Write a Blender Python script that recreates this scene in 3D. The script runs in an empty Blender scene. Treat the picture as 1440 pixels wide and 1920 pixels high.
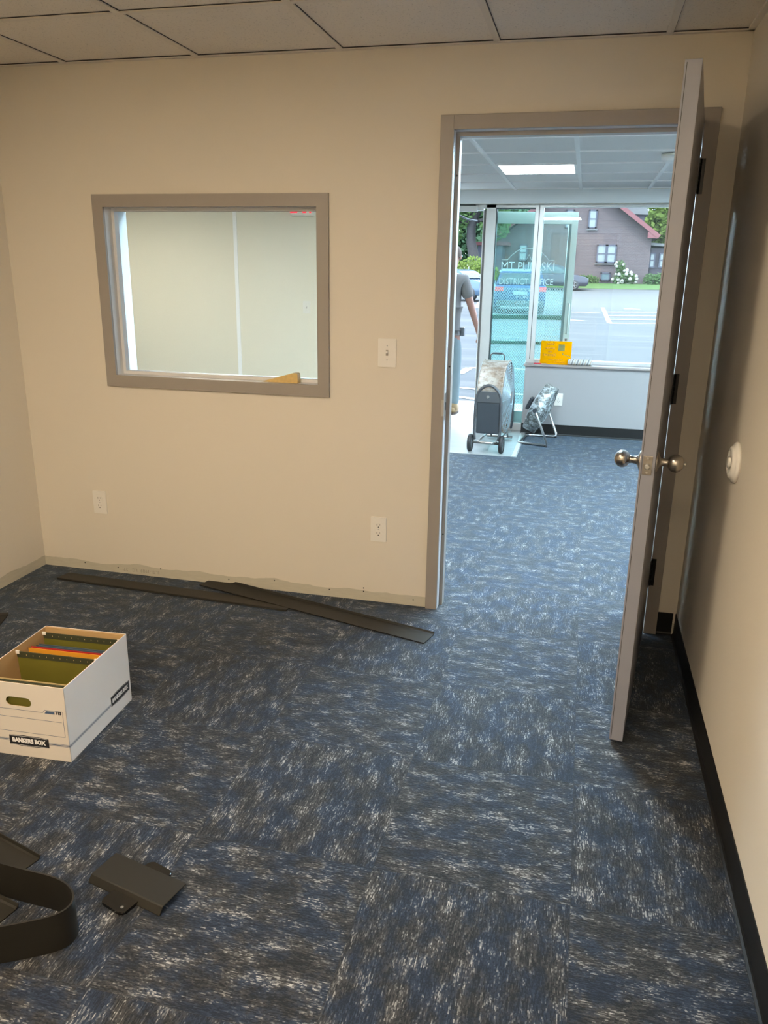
import bpy, bmesh, math, random
from mathutils import Vector, Matrix
random.seed(7)
PI = math.pi
SC = bpy.context.scene
COL = SC.collection

# ------------------------------------------------------------------ camera
F_PX = 1488.2
CAM = Vector((0.6054, -3.3671, 1.51))
YAW, PITCH, ROLL = -0.2367, -0.2979, 0.0155
fwd = Vector((math.sin(YAW)*math.cos(PITCH), math.cos(YAW)*math.cos(PITCH), math.sin(PITCH)))
r0 = Vector((math.cos(YAW), -math.sin(YAW), 0)); u0 = r0.cross(fwd)
rt = math.cos(ROLL)*r0 + math.sin(ROLL)*u0
up = -math.sin(ROLL)*r0 + math.cos(ROLL)*u0
cd = bpy.data.cameras.new('camera'); cam = bpy.data.objects.new('camera', cd); COL.objects.link(cam)
cd.sensor_fit = 'VERTICAL'; cd.sensor_height = 24.0; cd.lens = F_PX/1920*24.0
cd.clip_start = 0.05; cd.clip_end = 500
m = Matrix.Identity(4)
for i in range(3):
    m[i][0] = rt[i]; m[i][1] = up[i]; m[i][2] = -fwd[i]; m[i][3] = CAM[i]
cam.matrix_world = m
SC.camera = cam

def at(x, y, Y):                      # a pixel of the photograph to the point where its ray meets the plane y = Y
    d = (x-720)/F_PX*rt - (y-960)/F_PX*up + fwd
    return CAM + d*((Y-CAM.y)/d.y)

# ------------------------------------------------------------------ materials
def srgb(c):
    return tuple(((v/255)/12.92 if v/255 <= .04045 else ((v/255+.055)/1.055)**2.4) for v in c) + (1,)
class N:
    def __init__(s, name):
        s.m = bpy.data.materials.new(name); s.m.use_nodes = True
        s.nt = s.m.node_tree; s.nt.nodes.clear()
        s.out = s.nt.nodes.new('ShaderNodeOutputMaterial')
    def n(s, t, **k):
        nd = s.nt.nodes.new('ShaderNode'+t)
        for a, b in k.items(): setattr(nd, a, b)
        return nd
    def l(s, a, b): s.nt.links.new(a, b)
    def put(s, sock, v):
        if hasattr(v, 'is_linked') or isinstance(v, bpy.types.NodeSocket): s.l(v, sock)
        else: sock.default_value = v
    def math(s, op, a, b=0.0, c=0.0):
        nd = s.n('Math', operation=op)
        s.put(nd.inputs[0], a); s.put(nd.inputs[1], b)
        if len(nd.inputs) > 2: s.put(nd.inputs[2], c)
        return nd.outputs[0]
    def mix(s, f, a, b, blend='MIX'):
        nd = s.n('Mix', data_type='RGBA', blend_type=blend)
        s.put(nd.inputs[0], f); s.put(nd.inputs[6], a); s.put(nd.inputs[7], b)
        return nd.outputs[2]
    def mixf(s, f, a, b):
        nd = s.n('Mix', data_type='FLOAT')
        s.put(nd.inputs[0], f); s.put(nd.inputs[2], a); s.put(nd.inputs[3], b)
        return nd.outputs[0]
    def comb(s, x=0.0, y=0.0, z=0.0):
        nd = s.n('CombineXYZ'); s.put(nd.inputs[0], x); s.put(nd.inputs[1], y); s.put(nd.inputs[2], z); return nd.outputs[0]
    def ramp(s, v, lo, hi):
        nd = s.n('MapRange', clamp=True); s.put(nd.inputs[0], v); nd.inputs[1].default_value = lo; nd.inputs[2].default_value = hi
        return nd.outputs[0]
    def noise(s, vec, scale, detail=2.0, rough=.5):
        nd = s.n('TexNoise'); s.put(nd.inputs['Vector'], vec); nd.inputs['Scale'].default_value = scale
        nd.inputs['Detail'].default_value = detail; nd.inputs['Roughness'].default_value = rough
        return nd.outputs[0]
    def bsdf(s, color, rough=.5, metal=0.0, spec=.5, **k):
        b = s.n('BsdfPrincipled'); s.put(b.inputs['Base Color'], color); s.put(b.inputs['Roughness'], rough)
        b.inputs['Metallic'].default_value = metal; b.inputs['Specular IOR Level'].default_value = spec
        for a, v in k.items(): s.put(b.inputs[a], v)
        s.l(b.outputs[0], s.out.inputs[0]); return b
    def bump(s, b, h, strength, dist):
        nd = s.n('Bump'); s.put(nd.inputs['Height'], h); nd.inputs['Strength'].default_value = strength
        nd.inputs['Distance'].default_value = dist; s.l(nd.outputs[0], b.inputs['Normal'])
def vsc(s, vec, x, y, z):
    nd = s.n('Mapping'); s.put(nd.inputs['Vector'], vec); nd.inputs['Scale'].default_value = (x, y, z); return nd.outputs[0]

def plain(name, col, rough=.5, metal=0.0, spec=.5, var=.06, scale=14, bump=0.0):
    s = N(name); g = s.n('TexCoord').outputs['Object']
    f = s.noise(g, scale, 3)
    a = tuple(min(1, c*(1+var)) for c in col[:3])+(1,); b = tuple(c*(1-var) for c in col[:3])+(1,)
    bs = s.bsdf(s.mix(f, a, b), rough, metal, spec)
    if bump: s.bump(bs, s.noise(g, scale*12, 2), bump, .002)
    return s.m

def paint_mat(name, col, patch=False, patch_col=None):
    s = N(name); g = s.n('NewGeometry').outputs['Position']
    n1 = s.noise(g, 1.3, 2); n2 = s.noise(g, 230, 2)
    c = s.mix(n1, tuple(v*.975 for v in col[:3])+(1,), tuple(min(1, v*1.02) for v in col[:3])+(1,))
    if patch:
        sp = s.n('SeparateXYZ'); s.l(g, sp.inputs[0])
        q = s.comb(s.math('ADD', sp.outputs[0], sp.outputs[1]))
        e = s.math('ADD', s.math('MULTIPLY', s.noise(q, 3.2, 4, .45), .075), .012)
        h = s.noise(vsc(s, g, 3, 3, 30), 5, 4)
        e2 = s.math('ADD', e, s.math('MULTIPLY', s.math('SUBTRACT', h, .5), .008))
        f = s.math('LESS_THAN', sp.outputs[2], e2)
        pc = s.mix(s.noise(vsc(s, g, 6, 6, 40), 3, 5), patch_col, tuple(v*.8 for v in patch_col[:3])+(1,))
        c = s.mix(f, c, pc)
    b = s.bsdf(c, .55, 0, .3); s.bump(b, n2, .12, .001)
    return s.m

M = {}
M['paint'] = paint_mat('wall_paint', (.71, .655, .555, 1), True, (.57, .535, .43, 1))
M['paint_plain'] = paint_mat('wall_paint_plain', (.71, .655, .555, 1))
M['paint_cream'] = paint_mat('cream_lobby_paint', (.80, .755, .63, 1))
M['paint_white'] = paint_mat('white_lobby_paint', (.78, .81, .82, 1))
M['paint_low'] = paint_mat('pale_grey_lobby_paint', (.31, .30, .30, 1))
M['taupe'] = plain('taupe_frame_paint', (0.2880, 0.2576, 0.2280, 1), .42, var=.03)
M['taupe_door'] = plain('taupe_door_paint', (.243, .252, .298, 1), .38, var=.03)
M['jamb_white'] = plain('pale_lobby_side_paint', (.72, .72, .72, 1), .4, var=.02)
M['white_plastic'] = plain('white_plastic', (.80, .77, .70, 1), .35, var=.02)
M['slot'] = plain('dark_slot', (.02, .018, .016, 1), .6)
M['black_metal'] = plain('black_hinge_metal', (.012, .012, .012, 1), .35, .6)
M['nickel'] = plain('satin_nickel', (.36, .335, .30, 1), .30, 1.0, var=.03)
M['steel'] = plain('zinc_steel', (.55, .55, .54, 1), .32, 1.0, var=.1)
M['alu'] = plain('clear_anodised_aluminium', (.62, .63, .62, 1), .38, .55, var=.06)
M['alu_dark'] = plain('grey_weatherstrip', (.16, .155, .15, 1), .6, var=.3, scale=30)
M['seal'] = plain('black_seal', (.03, .035, .035, 1), .5)
M['green_alu'] = plain('pale_green_aluminium', (.62, .76, .73, 1), .35, .1, var=.04)
M['teal_alu'] = plain('teal_aluminium_edge', (.16, .26, .27, 1), .35, .1, var=.04)
M['tan'] = plain('tan_board', (0.2310, 0.1914, 0.1254, 1), .6)
M['base_black'] = plain('black_vinyl_base', (.008, .008, .008, 1), .45, spec=.3, var=.15)
M['base_brown'] = plain('black_vinyl_strip', (.013, .0118, .0088, 1), .5, spec=.32, var=.12)
M['tire'] = plain('black_rubber', (.015, .015, .016, 1), .6)
M['white'] = plain('white_print', (.85, .87, .86, 1), .5, var=.02)
M['yellow_wood'] = plain('tan_wood', (.62, .44, .16, 1), .5, var=.25, scale=60)
M['red'] = plain('red_plastic', (.55, .02, .04, 1), .4)
M['dark_blue_print'] = plain('blue_print', (.05, .09, .17, 1), .6)
M['black_print'] = plain('black_print', (.012, .012, .015, 1), .5)
M['grey_print'] = plain('grey_print', (.30, .27, .22, 1), .7)

def carpet():
    s = N('navy_grey_carpet_tiles'); g = s.n('NewGeometry').outputs['Position']
    sp = s.n('SeparateXYZ'); s.l(g, sp.inputs[0]); x, y = sp.outputs[0], sp.outputs[1]
    T = .508
    tx = s.math('DIVIDE', s.math('SUBTRACT', x, .695-40*T), T); ty = s.math('DIVIDE', s.math('SUBTRACT', y, -.172-40*T), T)
    ix, iy = s.math('FLOOR', tx), s.math('FLOOR', ty)
    par = s.math('MODULO', s.math('ADD', ix, iy), 2.0)
    wn = s.n('TexWhiteNoise', noise_dimensions='2D'); s.l(s.comb(ix, iy), wn.inputs['Vector'])
    off = s.math('MULTIPLY', wn.outputs[0], 37.0)
    u = s.math('ADD', s.mixf(par, x, y), off); v = s.math('ADD', s.mixf(par, y, x), off)
    # slight wobble of the yarn rows
    wob = s.math('MULTIPLY', s.math('SUBTRACT', s.noise(s.comb(s.math('MULTIPLY', u, 22), s.math('MULTIPLY', v, 60)), 1, 2), .5), .0035)
    row = s.math('FLOOR', s.math('MULTIPLY', s.math('ADD', v, wob), 400))
    rw = s.n('TexWhiteNoise', noise_dimensions='1D'); s.l(row, rw.inputs['W'])
    cell = s.math('FLOOR', s.math('ADD', s.math('MULTIPLY', u, 52), s.math('MULTIPLY', rw.outputs[0], 9)))
    cw = s.n('TexWhiteNoise', noise_dimensions='2D'); s.l(s.comb(cell, row), cw.inputs['Vector'])
    r = cw.outputs[0]
    cell2 = s.math('FLOOR', s.math('ADD', s.math('MULTIPLY', u, 170), s.math('MULTIPLY', rw.outputs[0], 5)))
    cw2 = s.n('TexWhiteNoise', noise_dimensions='2D'); s.l(s.comb(cell2, s.math('ADD', row, 1000)), cw2.inputs['Vector'])
    r2 = cw2.outputs[0]
    uv = s.comb(u, v)
    pA = s.noise(vsc(s, uv, 11, 20, 1), 1, 4, .62)     # pale patches
    pB = s.noise(vsc(s, uv, 9, 12, 1), 1, 4, .65)        # blue against grey
    pC = s.noise(vsc(s, uv, 3, 40, 1), 1, 2, .5)       # long streaks
    pD = s.noise(vsc(s, uv, 60, 190, 1), 1, 3, .7)     # fine yarn grain
    lum = s.math('ADD', s.math('ADD', s.math('MULTIPLY', r, .34), s.math('MULTIPLY', r2, .26)),
                 s.math('ADD', s.math('ADD', s.math('MULTIPLY', pA, 1.2), s.math('MULTIPLY', pC, .30)), s.math('MULTIPLY', pD, .35)))
    tint = s.ramp(pB, .44, .58)
    dark = s.mix(tint, (.0042, .0045, .0055, 1), (.0036, .0068, .016, 1))
    mid = s.mix(tint, (.040, .0385, .038, 1), (.016, .027, .050, 1))
    c = s.mix(s.ramp(lum, 1.06, 1.42), dark, mid)
    hi = s.mix(r2, (.10, .105, .11, 1), (.36, .355, .34, 1))
    c = s.mix(s.math('POWER', s.ramp(lum, 1.36, 1.66), 1.4), c, hi)
    # tile joints
    fx = s.math('ABSOLUTE', s.math('SUBTRACT', s.math('FRACT', tx), .5)); fy = s.math('ABSOLUTE', s.math('SUBTRACT', s.math('FRACT', ty), .5))
    j = s.ramp(s.math('MAXIMUM', fx, fy), .4955, .4995)
    c = s.mix(s.math('MULTIPLY', j, .55), c, (.008, .009, .011, 1))
    b = s.bsdf(c, .78, 0, .28)
    b.inputs['Sheen Weight'].default_value = .28; b.inputs['Sheen Tint'].default_value = (.6, .8, 1, 1); b.inputs['Sheen Roughness'].default_value = .4
    s.bump(b, s.math('ADD', s.math('MULTIPLY', r, .6), s.math('MULTIPLY', r2, .5)), .5, .003)
    return s.m
M['carpet'] = carpet()

def ceil_tile(name, col, spk):
    s = N(name); g = s.n('NewGeometry').outputs['Position']
    n1 = s.noise(g, 120, 3, .6); n2 = s.noise(vsc(s, g, 1, 1.6, 1), 330, 1)
    f = s.math('MULTIPLY', s.ramp(n1, .56, .66), s.ramp(n2, .5, .62))
    c = s.mix(s.noise(g, 2, 2), tuple(v*.97 for v in col[:3])+(1,), col)
    c = s.mix(f, c, tuple(v*spk for v in col[:3])+(1,))
    b = s.bsdf(c, .9, 0, .1); s.bump(b, n1, .35, .003); return s.m
M['ceil'] = ceil_tile('fissured_ceiling_tile', (.80, .75, .67, 1), .5)
M['ceil_lobby'] = ceil_tile('lobby_ceiling_tile', (.90, .90, .89, 1), .85)
M['tbar'] = plain('ceiling_grid_bar', (.70, .65, .57, 1), .5, var=.03)
M['tbar_w'] = plain('white_ceiling_grid_bar', (.95, .95, .95, 1), .5, var=.02)

def emis(name, col, st):
    s = N(name); e = s.n('Emission'); e.inputs[0].default_value = col; e.inputs[1].default_value = st
    s.l(e.outputs[0], s.out.inputs[0]); return s.m
M['lamp_office'] = emis('warm_lamp_diffuser', (1, .82, .615, 1), 46)
M['lamp_lobby'] = emis('lobby_lamp_diffuser', (.84, .93, 1, 1), 34)
M['lamp_lobby_warm'] = emis('lobby_lamp_warm', (1, .90, .77, 1), 42)
M['lamp_lobby_daylight_standin'] = emis('lobby_lamp_daylight_standin', (.60, .84, 1.0, 1), 200)  # daylight-blue and very strong, standing in for daylight on the lobby floor
M['exit_red'] = emis('exit_letters', (1, .03, .06, 1), 1.6)

def glass(name, tint, refl=1.0, veil=.03):
    s = N(name); t = s.n('BsdfTransparent'); t.inputs[0].default_value = tint
    gl = s.n('BsdfGlossy'); gl.inputs[1].default_value = .02
    fr = s.n('Fresnel'); fr.inputs[0].default_value = 1.45
    mx = s.n('MixShader'); s.l(s.math('MULTIPLY', fr.outputs[0], refl), mx.inputs[0])
    s.l(t.outputs[0], mx.inputs[1]); s.l(gl.outputs[0], mx.inputs[2])
    veil_sh = s.n('BsdfTranslucent'); veil_sh.inputs[0].default_value = (.8, .85, .85, 1); m2 = s.n('MixShader')  # pale film mixed into the glass as veiling glare over the view
    s.l(s.math('ADD', s.math('MULTIPLY', s.noise(s.n('TexCoord').outputs['Object'], 5, 4), veil*.4), veil*.8), m2.inputs[0])
    s.l(mx.outputs[0], m2.inputs[1]); s.l(veil_sh.outputs[0], m2.inputs[2]); s.l(m2.outputs[0], s.out.inputs[0]); return s.m
M['glass'] = glass('clear_glass', (.97, .99, .98, 1), 1.0, .008)
M['glass_front'] = glass('hazed_storefront_glass', (.97, .99, .98, 1), 1.0, .006)
M['glass_green'] = glass('green_door_glass', (.80, .95, .93, 1), 1.3, .006)
M['glass_blue'] = glass('tinted_sidelight_glass', (.88, .97, .96, 1), 1.0, .008)

def mesh_screen():
    s = N('diamond_mesh'); g = s.n('TexCoord').outputs['Object']
    sp = s.n('SeparateXYZ'); s.l(g, sp.inputs[0])
    a = s.math('ADD', sp.outputs[0], s.math('MULTIPLY', sp.outputs[2], .8)); b = s.math('SUBTRACT', sp.outputs[0], s.math('MULTIPLY', sp.outputs[2], .8))
    w1 = s.math('LESS_THAN', s.math('FRACT', s.math('MULTIPLY', a, 42)), .22)
    w2 = s.math('LESS_THAN', s.math('FRACT', s.math('MULTIPLY', b, 42)), .22)
    f = s.math('MULTIPLY', s.math('MAXIMUM', w1, w2), .55)
    t = s.n('BsdfTransparent'); d = s.n('BsdfTranslucent'); d.inputs[0].default_value = (.32, .40, .42, 1)
    mx = s.n('MixShader'); s.l(f, mx.inputs[0]); s.l(t.outputs[0], mx.inputs[1]); s.l(d.outputs[0], mx.inputs[2]); s.l(mx.outputs[0], s.out.inputs[0]); return s.m
M['mesh'] = mesh_screen()

def translucent(name, col):
    s = N(name); d = s.n('BsdfDiffuse'); d.inputs[0].default_value = col
    t = s.n('BsdfTranslucent'); t.inputs[0].default_value = col
    mx = s.n('MixShader'); mx.inputs[0].default_value = .75
    s.l(d.outputs[0], mx.inputs[1]); s.l(t.outputs[0], mx.inputs[2]); s.l(mx.outputs[0], s.out.inputs[0]); return s.m
M['sign_yellow'] = translucent('backlit_yellow_card', (1.0, .58, .004, 1))
M['film_white'] = translucent('white_window_film', (.95, .95, .95, 1))
M['sign_ink'] = plain('sign_ink', (.25, .08, .01, 1), .6)
M['sign_green'] = plain('sign_olive_ink', (.16, .15, .03, 1), .6)

def brick_mat():
    s = N('mauve_brick'); g = s.n('TexCoord').outputs['Object']
    sp = s.n('SeparateXYZ'); s.l(g, sp.inputs[0])
    b = s.n('TexBrick'); s.l(s.comb(s.math('ADD', sp.outputs[0], sp.outputs[1]), sp.outputs[2]), b.inputs['Vector'])
    b.inputs['Color1'].default_value = (0.0990, 0.0693, 0.0693, 1); b.inputs['Color2'].default_value = (0.0759, 0.0561, 0.0581, 1)
    b.inputs['Mortar'].default_value = (0.1320, 0.1089, 0.1089, 1); b.inputs['Scale'].default_value = 1.0
    b.inputs['Brick Width'].default_value = .3; b.inputs['Row Height'].default_value = .105; b.inputs['Mortar Size'].default_value = .012
    c = s.mix(s.math('MULTIPLY', s.noise(g, 1.1, 4), .5), b.outputs[0], (0.0858, 0.0693, 0.0726, 1))
    s.bsdf(c, .85, 0, .2); return s.m
M['brick'] = brick_mat()
def asphalt_mat():
    s = N('pale_asphalt'); g = s.n('NewGeometry').outputs['Position']
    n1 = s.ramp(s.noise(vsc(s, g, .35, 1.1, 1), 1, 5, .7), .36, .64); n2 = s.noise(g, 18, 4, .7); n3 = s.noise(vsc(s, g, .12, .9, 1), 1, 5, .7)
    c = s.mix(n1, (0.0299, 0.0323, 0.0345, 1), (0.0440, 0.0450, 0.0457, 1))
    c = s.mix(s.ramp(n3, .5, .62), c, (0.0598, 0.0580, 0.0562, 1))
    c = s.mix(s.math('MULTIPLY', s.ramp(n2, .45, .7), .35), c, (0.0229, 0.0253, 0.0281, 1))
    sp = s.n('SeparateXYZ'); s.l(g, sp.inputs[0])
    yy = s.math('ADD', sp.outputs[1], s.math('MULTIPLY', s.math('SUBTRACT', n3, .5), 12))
    c = s.mix(s.ramp(yy, 26, 36), c, (0.0666, 0.0639, 0.0613, 1))  # far part of the lot coloured lighter, as if sunlit beyond the shade
    s.bsdf(c, .8, 0, .3); return s.m
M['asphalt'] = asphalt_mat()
M['sidewalk'] = plain('pale_concrete', (.46, .45, .42, 1), .85, var=.12, scale=3)
M['line_paint'] = plain('white_road_paint', (0.2772, 0.2706, 0.2640, 1), .7, var=.06, scale=5)
def grass_mat():
    s = N('lawn_grass'); g = s.n('NewGeometry').outputs['Position']
    c = s.mix(s.noise(g, 1.2, 5, .7), (0.0363, 0.0792, 0.0198, 1), (0.0858, 0.1254, 0.0462, 1)); s.bsdf(c, .9, 0, .1); return s.m
M['grass'] = grass_mat()
def leaf_mat(name, a, b):
    s = N(name); g = s.n('NewGeometry').outputs['Position']
    c = s.mix(s.noise(g, 1.7, 4, .8), a, b)
    d = s.n('BsdfDiffuse'); s.l(c, d.inputs[0]); t = s.n('BsdfTranslucent'); s.l(c, t.inputs[0])
    mx = s.n('MixShader'); mx.inputs[0].default_value = .4; s.l(d.outputs[0], mx.inputs[1]); s.l(t.outputs[0], mx.inputs[2]); s.l(mx.outputs[0], s.out.inputs[0]); return s.m
M['leaf_green'] = leaf_mat('mid_green_leaves', (0.0561, 0.1234, 0.0393, 1), (0.1459, 0.2132, 0.0898, 1))
M['leaf_lime'] = leaf_mat('lime_green_leaves', (0.0990, 0.1584, 0.0297, 1), (0.2178, 0.2574, 0.0792, 1))
M['leaf_dark'] = leaf_mat('blue_green_leaves', (0.0396, 0.0924, 0.0528, 1), (0.1188, 0.1848, 0.1056, 1))
M['bark'] = plain('grey_bark', (0.0330, 0.0297, 0.0297, 1), .9, var=.3, scale=6)
M['petal'] = plain('white_petals', (0.2640, 0.2508, 0.2178, 1), .6)
M['roof_red'] = plain('red_roof_trim', (0.1320, 0.0363, 0.0396, 1), .6)
M['roof_grey'] = plain('grey_shingles', (0.1056, 0.1023, 0.1023, 1), .8, var=.2, scale=8)
M['purple'] = plain('dark_mauve_siding', (0.0330, 0.0231, 0.0330, 1), .6)
M['win_trim'] = plain('dark_window_trim', (.04, .04, .06, 1), .5)
M['win_pane'] = plain('pale_curtained_pane', (0.1122, 0.1320, 0.1254, 1), .12, spec=.8, var=.15, scale=3)
M['curtain_dark'] = plain('dark_pane', (.08, .12, .13, 1), .1)
M['car_blue'] = plain('blue_car_paint', (0.0040, 0.0297, 0.0858, 1), .25, .2, spec=.6, var=.02)
M['car_black'] = plain('black_car_paint', (.012, .016, .03, 1), .2, .2, spec=.7, var=.02)
M['car_slate'] = plain('slate_car_paint', (.05, .085, .13, 1), .2, .3, spec=.7, var=.02)
M['car_glass'] = plain('car_glass', (.035, .075, .09, 1), .06, 0, spec=1.0, var=.02)
M['rim'] = plain('wheel_rim', (0.1980, 0.2046, 0.2112, 1), .3, .7)
M['lens_red'] = plain('tail_lamp_red', (.5, .03, .03, 1), .2)
M['plate'] = plain('number_plate', (0.1980, 0.2112, 0.2178, 1), .4)
# person
M['skin'] = plain('skin', (0.2402, 0.1155, 0.0832, 1), .55, var=.08)
M['shirt'] = plain('grey_tshirt_cloth', (0.1066, 0.1003, 0.0978, 1), .9, var=.1, scale=9, bump=.4)
M['denim'] = plain('pale_blue_denim', (0.1122, 0.1459, 0.1571, 1), .9, var=.2, scale=7, bump=.4)
M['boot'] = plain('tan_boot_leather', (0.2244, 0.1459, 0.0673, 1), .7, var=.2)
M['hair'] = plain('brown_hair', (.05, .03, .02, 1), .8)
# box
M['card_white'] = plain('white_cardboard', (0.8740, 0.8510, 0.8280, 1), .6, var=.02, scale=5)
M['card_front'] = plain('white_cardboard_warm_lit', (0.6688, 0.6160, 0.5456, 1), .6, var=.02, scale=5)  # same white board, toned darker and warmer for its warmly lit front
M['kraft'] = plain('kraft_cardboard', (.42, .27, .12, 1), .75, var=.08, scale=8)
M['olive'] = plain('olive_hanging_folder', (.13, .12, .012, 1), .65, var=.1)
M['olive_dark'] = plain('dark_green_folder_edge', (.038, .042, .02, 1), .6, var=.1)
M['manila'] = plain('manila_folder', (.60, .45, .22, 1), .7, var=.04)
M['paper'] = plain('white_paper', (.8, .77, .72, 1), .7, var=.02)
M['f_orange'] = plain('orange_folder', (.80, .36, .03, 1), .55, var=.04)
M['f_red'] = plain('red_folder', (.42, .02, .025, 1), .5, var=.04)
M['f_blue'] = plain('slate_blue_folder', (.07, .11, .15, 1), .4, var=.04)
M['phone'] = plain('glossy_black_glass', (.008, .008, .008, 1), .12, spec=.7)
M['ledge'] = plain('brown_grey_ledge', (.27, .235, .22, 1), .4, var=.08)
def vinyl():
    s = N('pale_grey_plank_vinyl'); g = s.n('NewGeometry').outputs['Position']
    n = s.noise(vsc(s, g, 1.5, 14, 1), 2, 4, .6)
    s.bsdf(s.mix(n, (.24, .26, .26, 1), (.36, .38, .38, 1)), .4, 0, .4); return s.m
M['vinyl'] = vinyl()
def stainless():
    s = N('scuffed_steel_drum'); g = s.n('TexCoord').outputs['Object']
    n = s.noise(vsc(s, g, 6, 14, 14), 1.4, 5, .7); n2 = s.noise(g, 45, 3, .6)
    c = s.mix(s.ramp(n, .42, .62), (.42, .39, .35, 1), (.25, .19, .14, 1))
    c = s.mix(s.math('MULTIPLY', s.ramp(n2, .58, .68), .55), c, (.10, .08, .07, 1))
    s.bsdf(c, .6, .45, .5); return s.m
M['drum'] = stainless()
def spatter():
    s = N('paint_spattered_steel'); g = s.n('TexCoord').outputs['Object']
    n = s.noise(g, 26, 5, .75)
    c = s.mix(s.ramp(n, .46, .56), (.16, .17, .16, 1), (.66, .72, .74, 1))
    s.bsdf(c, .45, .45, .5); return s.m
M['spatter'] = spatter()
M['fan_grey'] = plain('dark_grey_fan_frame', (.10, .105, .115, 1), .4, .4)
M['fan_dark'] = plain('charcoal_fan_housing', (.035, .042, .052, 1), .45)
M['grille'] = plain('bright_grille_wire', (.45, .58, .64, 1), .35, .5)
def stripe_mat():
    s = N('striped_roller_nap'); g = s.n('TexCoord').outputs['Object']
    sp = s.n('SeparateXYZ'); s.l(g, sp.inputs[0])
    ang = s.math('ARCTAN2', sp.outputs[2], sp.outputs[1])
    f = s.math('FRACT', s.math('ADD', s.math('MULTIPLY', sp.outputs[0], 21), s.math('MULTIPLY', ang, .159)))
    c = s.mix(s.math('LESS_THAN', f, .2), (.50, .51, .49, 1), (.17, .18, .19, 1))
    c = s.mix(s.math('LESS_THAN', s.math('ABSOLUTE', s.math('SUBTRACT', f, .6)), .06), c, (.45, .32, .22, 1))
    b = s.bsdf(c, .95, 0, .1); s.bump(b, s.noise(g, 300, 2), .5, .002); return s.m
M['roller'] = stripe_mat()

# ------------------------------------------------------------------ mesh helpers
def nb(): return bmesh.new()
def box(bm, x0, x1, y0, y1, z0, z1, bev=0.0, mat=0, mtx=None):
    vs = [bm.verts.new(((x0, x1)[i & 1], (y0, y1)[i >> 1 & 1], (z0, z1)[i >> 2])) for i in range(8)]
    fs = [bm.faces.new([vs[i] for i in f]) for f in ((0,2,3,1),(4,5,7,6),(0,1,5,4),(2,6,7,3),(0,4,6,2),(1,3,7,5))]
    for f in fs: f.material_index = mat
    if mtx is not None: bmesh.ops.transform(bm, matrix=mtx, verts=vs)
    if bev: 
        es = list({e for f in fs for e in f.edges})
        bmesh.ops.bevel(bm, geom=es, offset=bev, segments=2, profile=.6, affect='EDGES', clamp_overlap=True)
    return bm
def prism(bm, poly, a, b, axis='z', mtx=None, mat=0):
    """polygon (u,v) pushed out between a and b along an axis: z (u=x,v=y), y (u=x,v=z), x (u=y,v=z)"""
    def mk(u, v, w): return {'z': (u, v, w), 'y': (u, w, v), 'x': (w, u, v)}[axis]
    A = [bm.verts.new(mk(u, v, a)) for u, v in poly]; B = [bm.verts.new(mk(u, v, b)) for u, v in poly]
    n = len(poly); fs = [bm.faces.new(A), bm.faces.new(B[::-1])]
    for i in range(n): fs.append(bm.faces.new([A[i], B[i], B[(i+1) % n], A[(i+1) % n]]))
    for f in fs: f.material_index = mat
    if mtx is not None: bmesh.ops.transform(bm, matrix=mtx, verts=A+B)
    return bm
def frame_of(d):
    d = d.normalized(); a = Vector((0, 0, 1)) if abs(d.z) < .9 else Vector((1, 0, 0))
    u = d.cross(a).normalized(); return u, d.cross(u).normalized()
def tube(bm, pts, r, seg=8, closed=False, cap=True):
    pts = [Vector(p) for p in pts]; n = len(pts); rings = []; u = None
    rr = r if isinstance(r, (list, tuple)) else [r]*n
    for i, p in enumerate(pts):
        if closed: d = pts[(i+1) % n]-pts[i-1]
        else: d = pts[min(i+1, n-1)]-pts[max(i-1, 0)]
        d.normalize()
        if u is None: u, v = frame_of(d)
        else:
            u = (u-d*u.dot(d)); u.normalize(); v = d.cross(u).normalized()
        rings.append([bm.verts.new(p+(u*math.cos(2*PI*k/seg)+v*math.sin(2*PI*k/seg))*rr[i]) for k in range(seg)])
    m_ = n if closed else n-1
    for i in range(m_):
        A, B = rings[i], rings[(i+1) % n]
        for k in range(seg):
            f = bm.faces.new([A[k], A[(k+1) % seg], B[(k+1) % seg], B[k]]); f.smooth = True
    if cap and not closed:
        bm.faces.new(rings[0][::-1]); bm.faces.new(rings[-1])
    return bm
def lathe(bm, prof, axis='z', c=(0, 0, 0), seg=32, smooth=True):
    """prof: list of (radius, height) along the axis"""
    c = Vector(c); rings = []
    for r, h in prof:
        ring = []
        for k in range(seg):
            a = 2*PI*k/seg; p, q = r*math.cos(a), r*math.sin(a)
            ring.append(bm.verts.new(c+Vector({'z': (p, q, h), 'y': (p, h, q), 'x': (h, p, q)}[axis])))
        rings.append(ring)
    for i in range(len(rings)-1):
        for k in range(seg):
            f = bm.faces.new([rings[i][k], rings[i][(k+1) % seg], rings[i+1][(k+1) % seg], rings[i+1][k]]); f.smooth = smooth
    for ring in (rings[0][::-1], rings[-1]):
        try: bm.faces.new(ring)
        except ValueError: pass
    return bm
def arc(cx, cy, r, a0, a1, n):
    return [(cx+r*math.cos(math.radians(a0+(a1-a0)*i/n)), cy+r*math.sin(math.radians(a0+(a1-a0)*i/n))) for i in range(n+1)]
def rrect(x0, x1, y0, y1, r, n=4):
    return arc(x1-r, y1-r, r, 0, 90, n)+arc(x0+r, y1-r, r, 90, 180, n)+arc(x0+r, y0+r, r, 180, 270, n)+arc(x1-r, y0+r, r, 270, 360, n)
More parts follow.
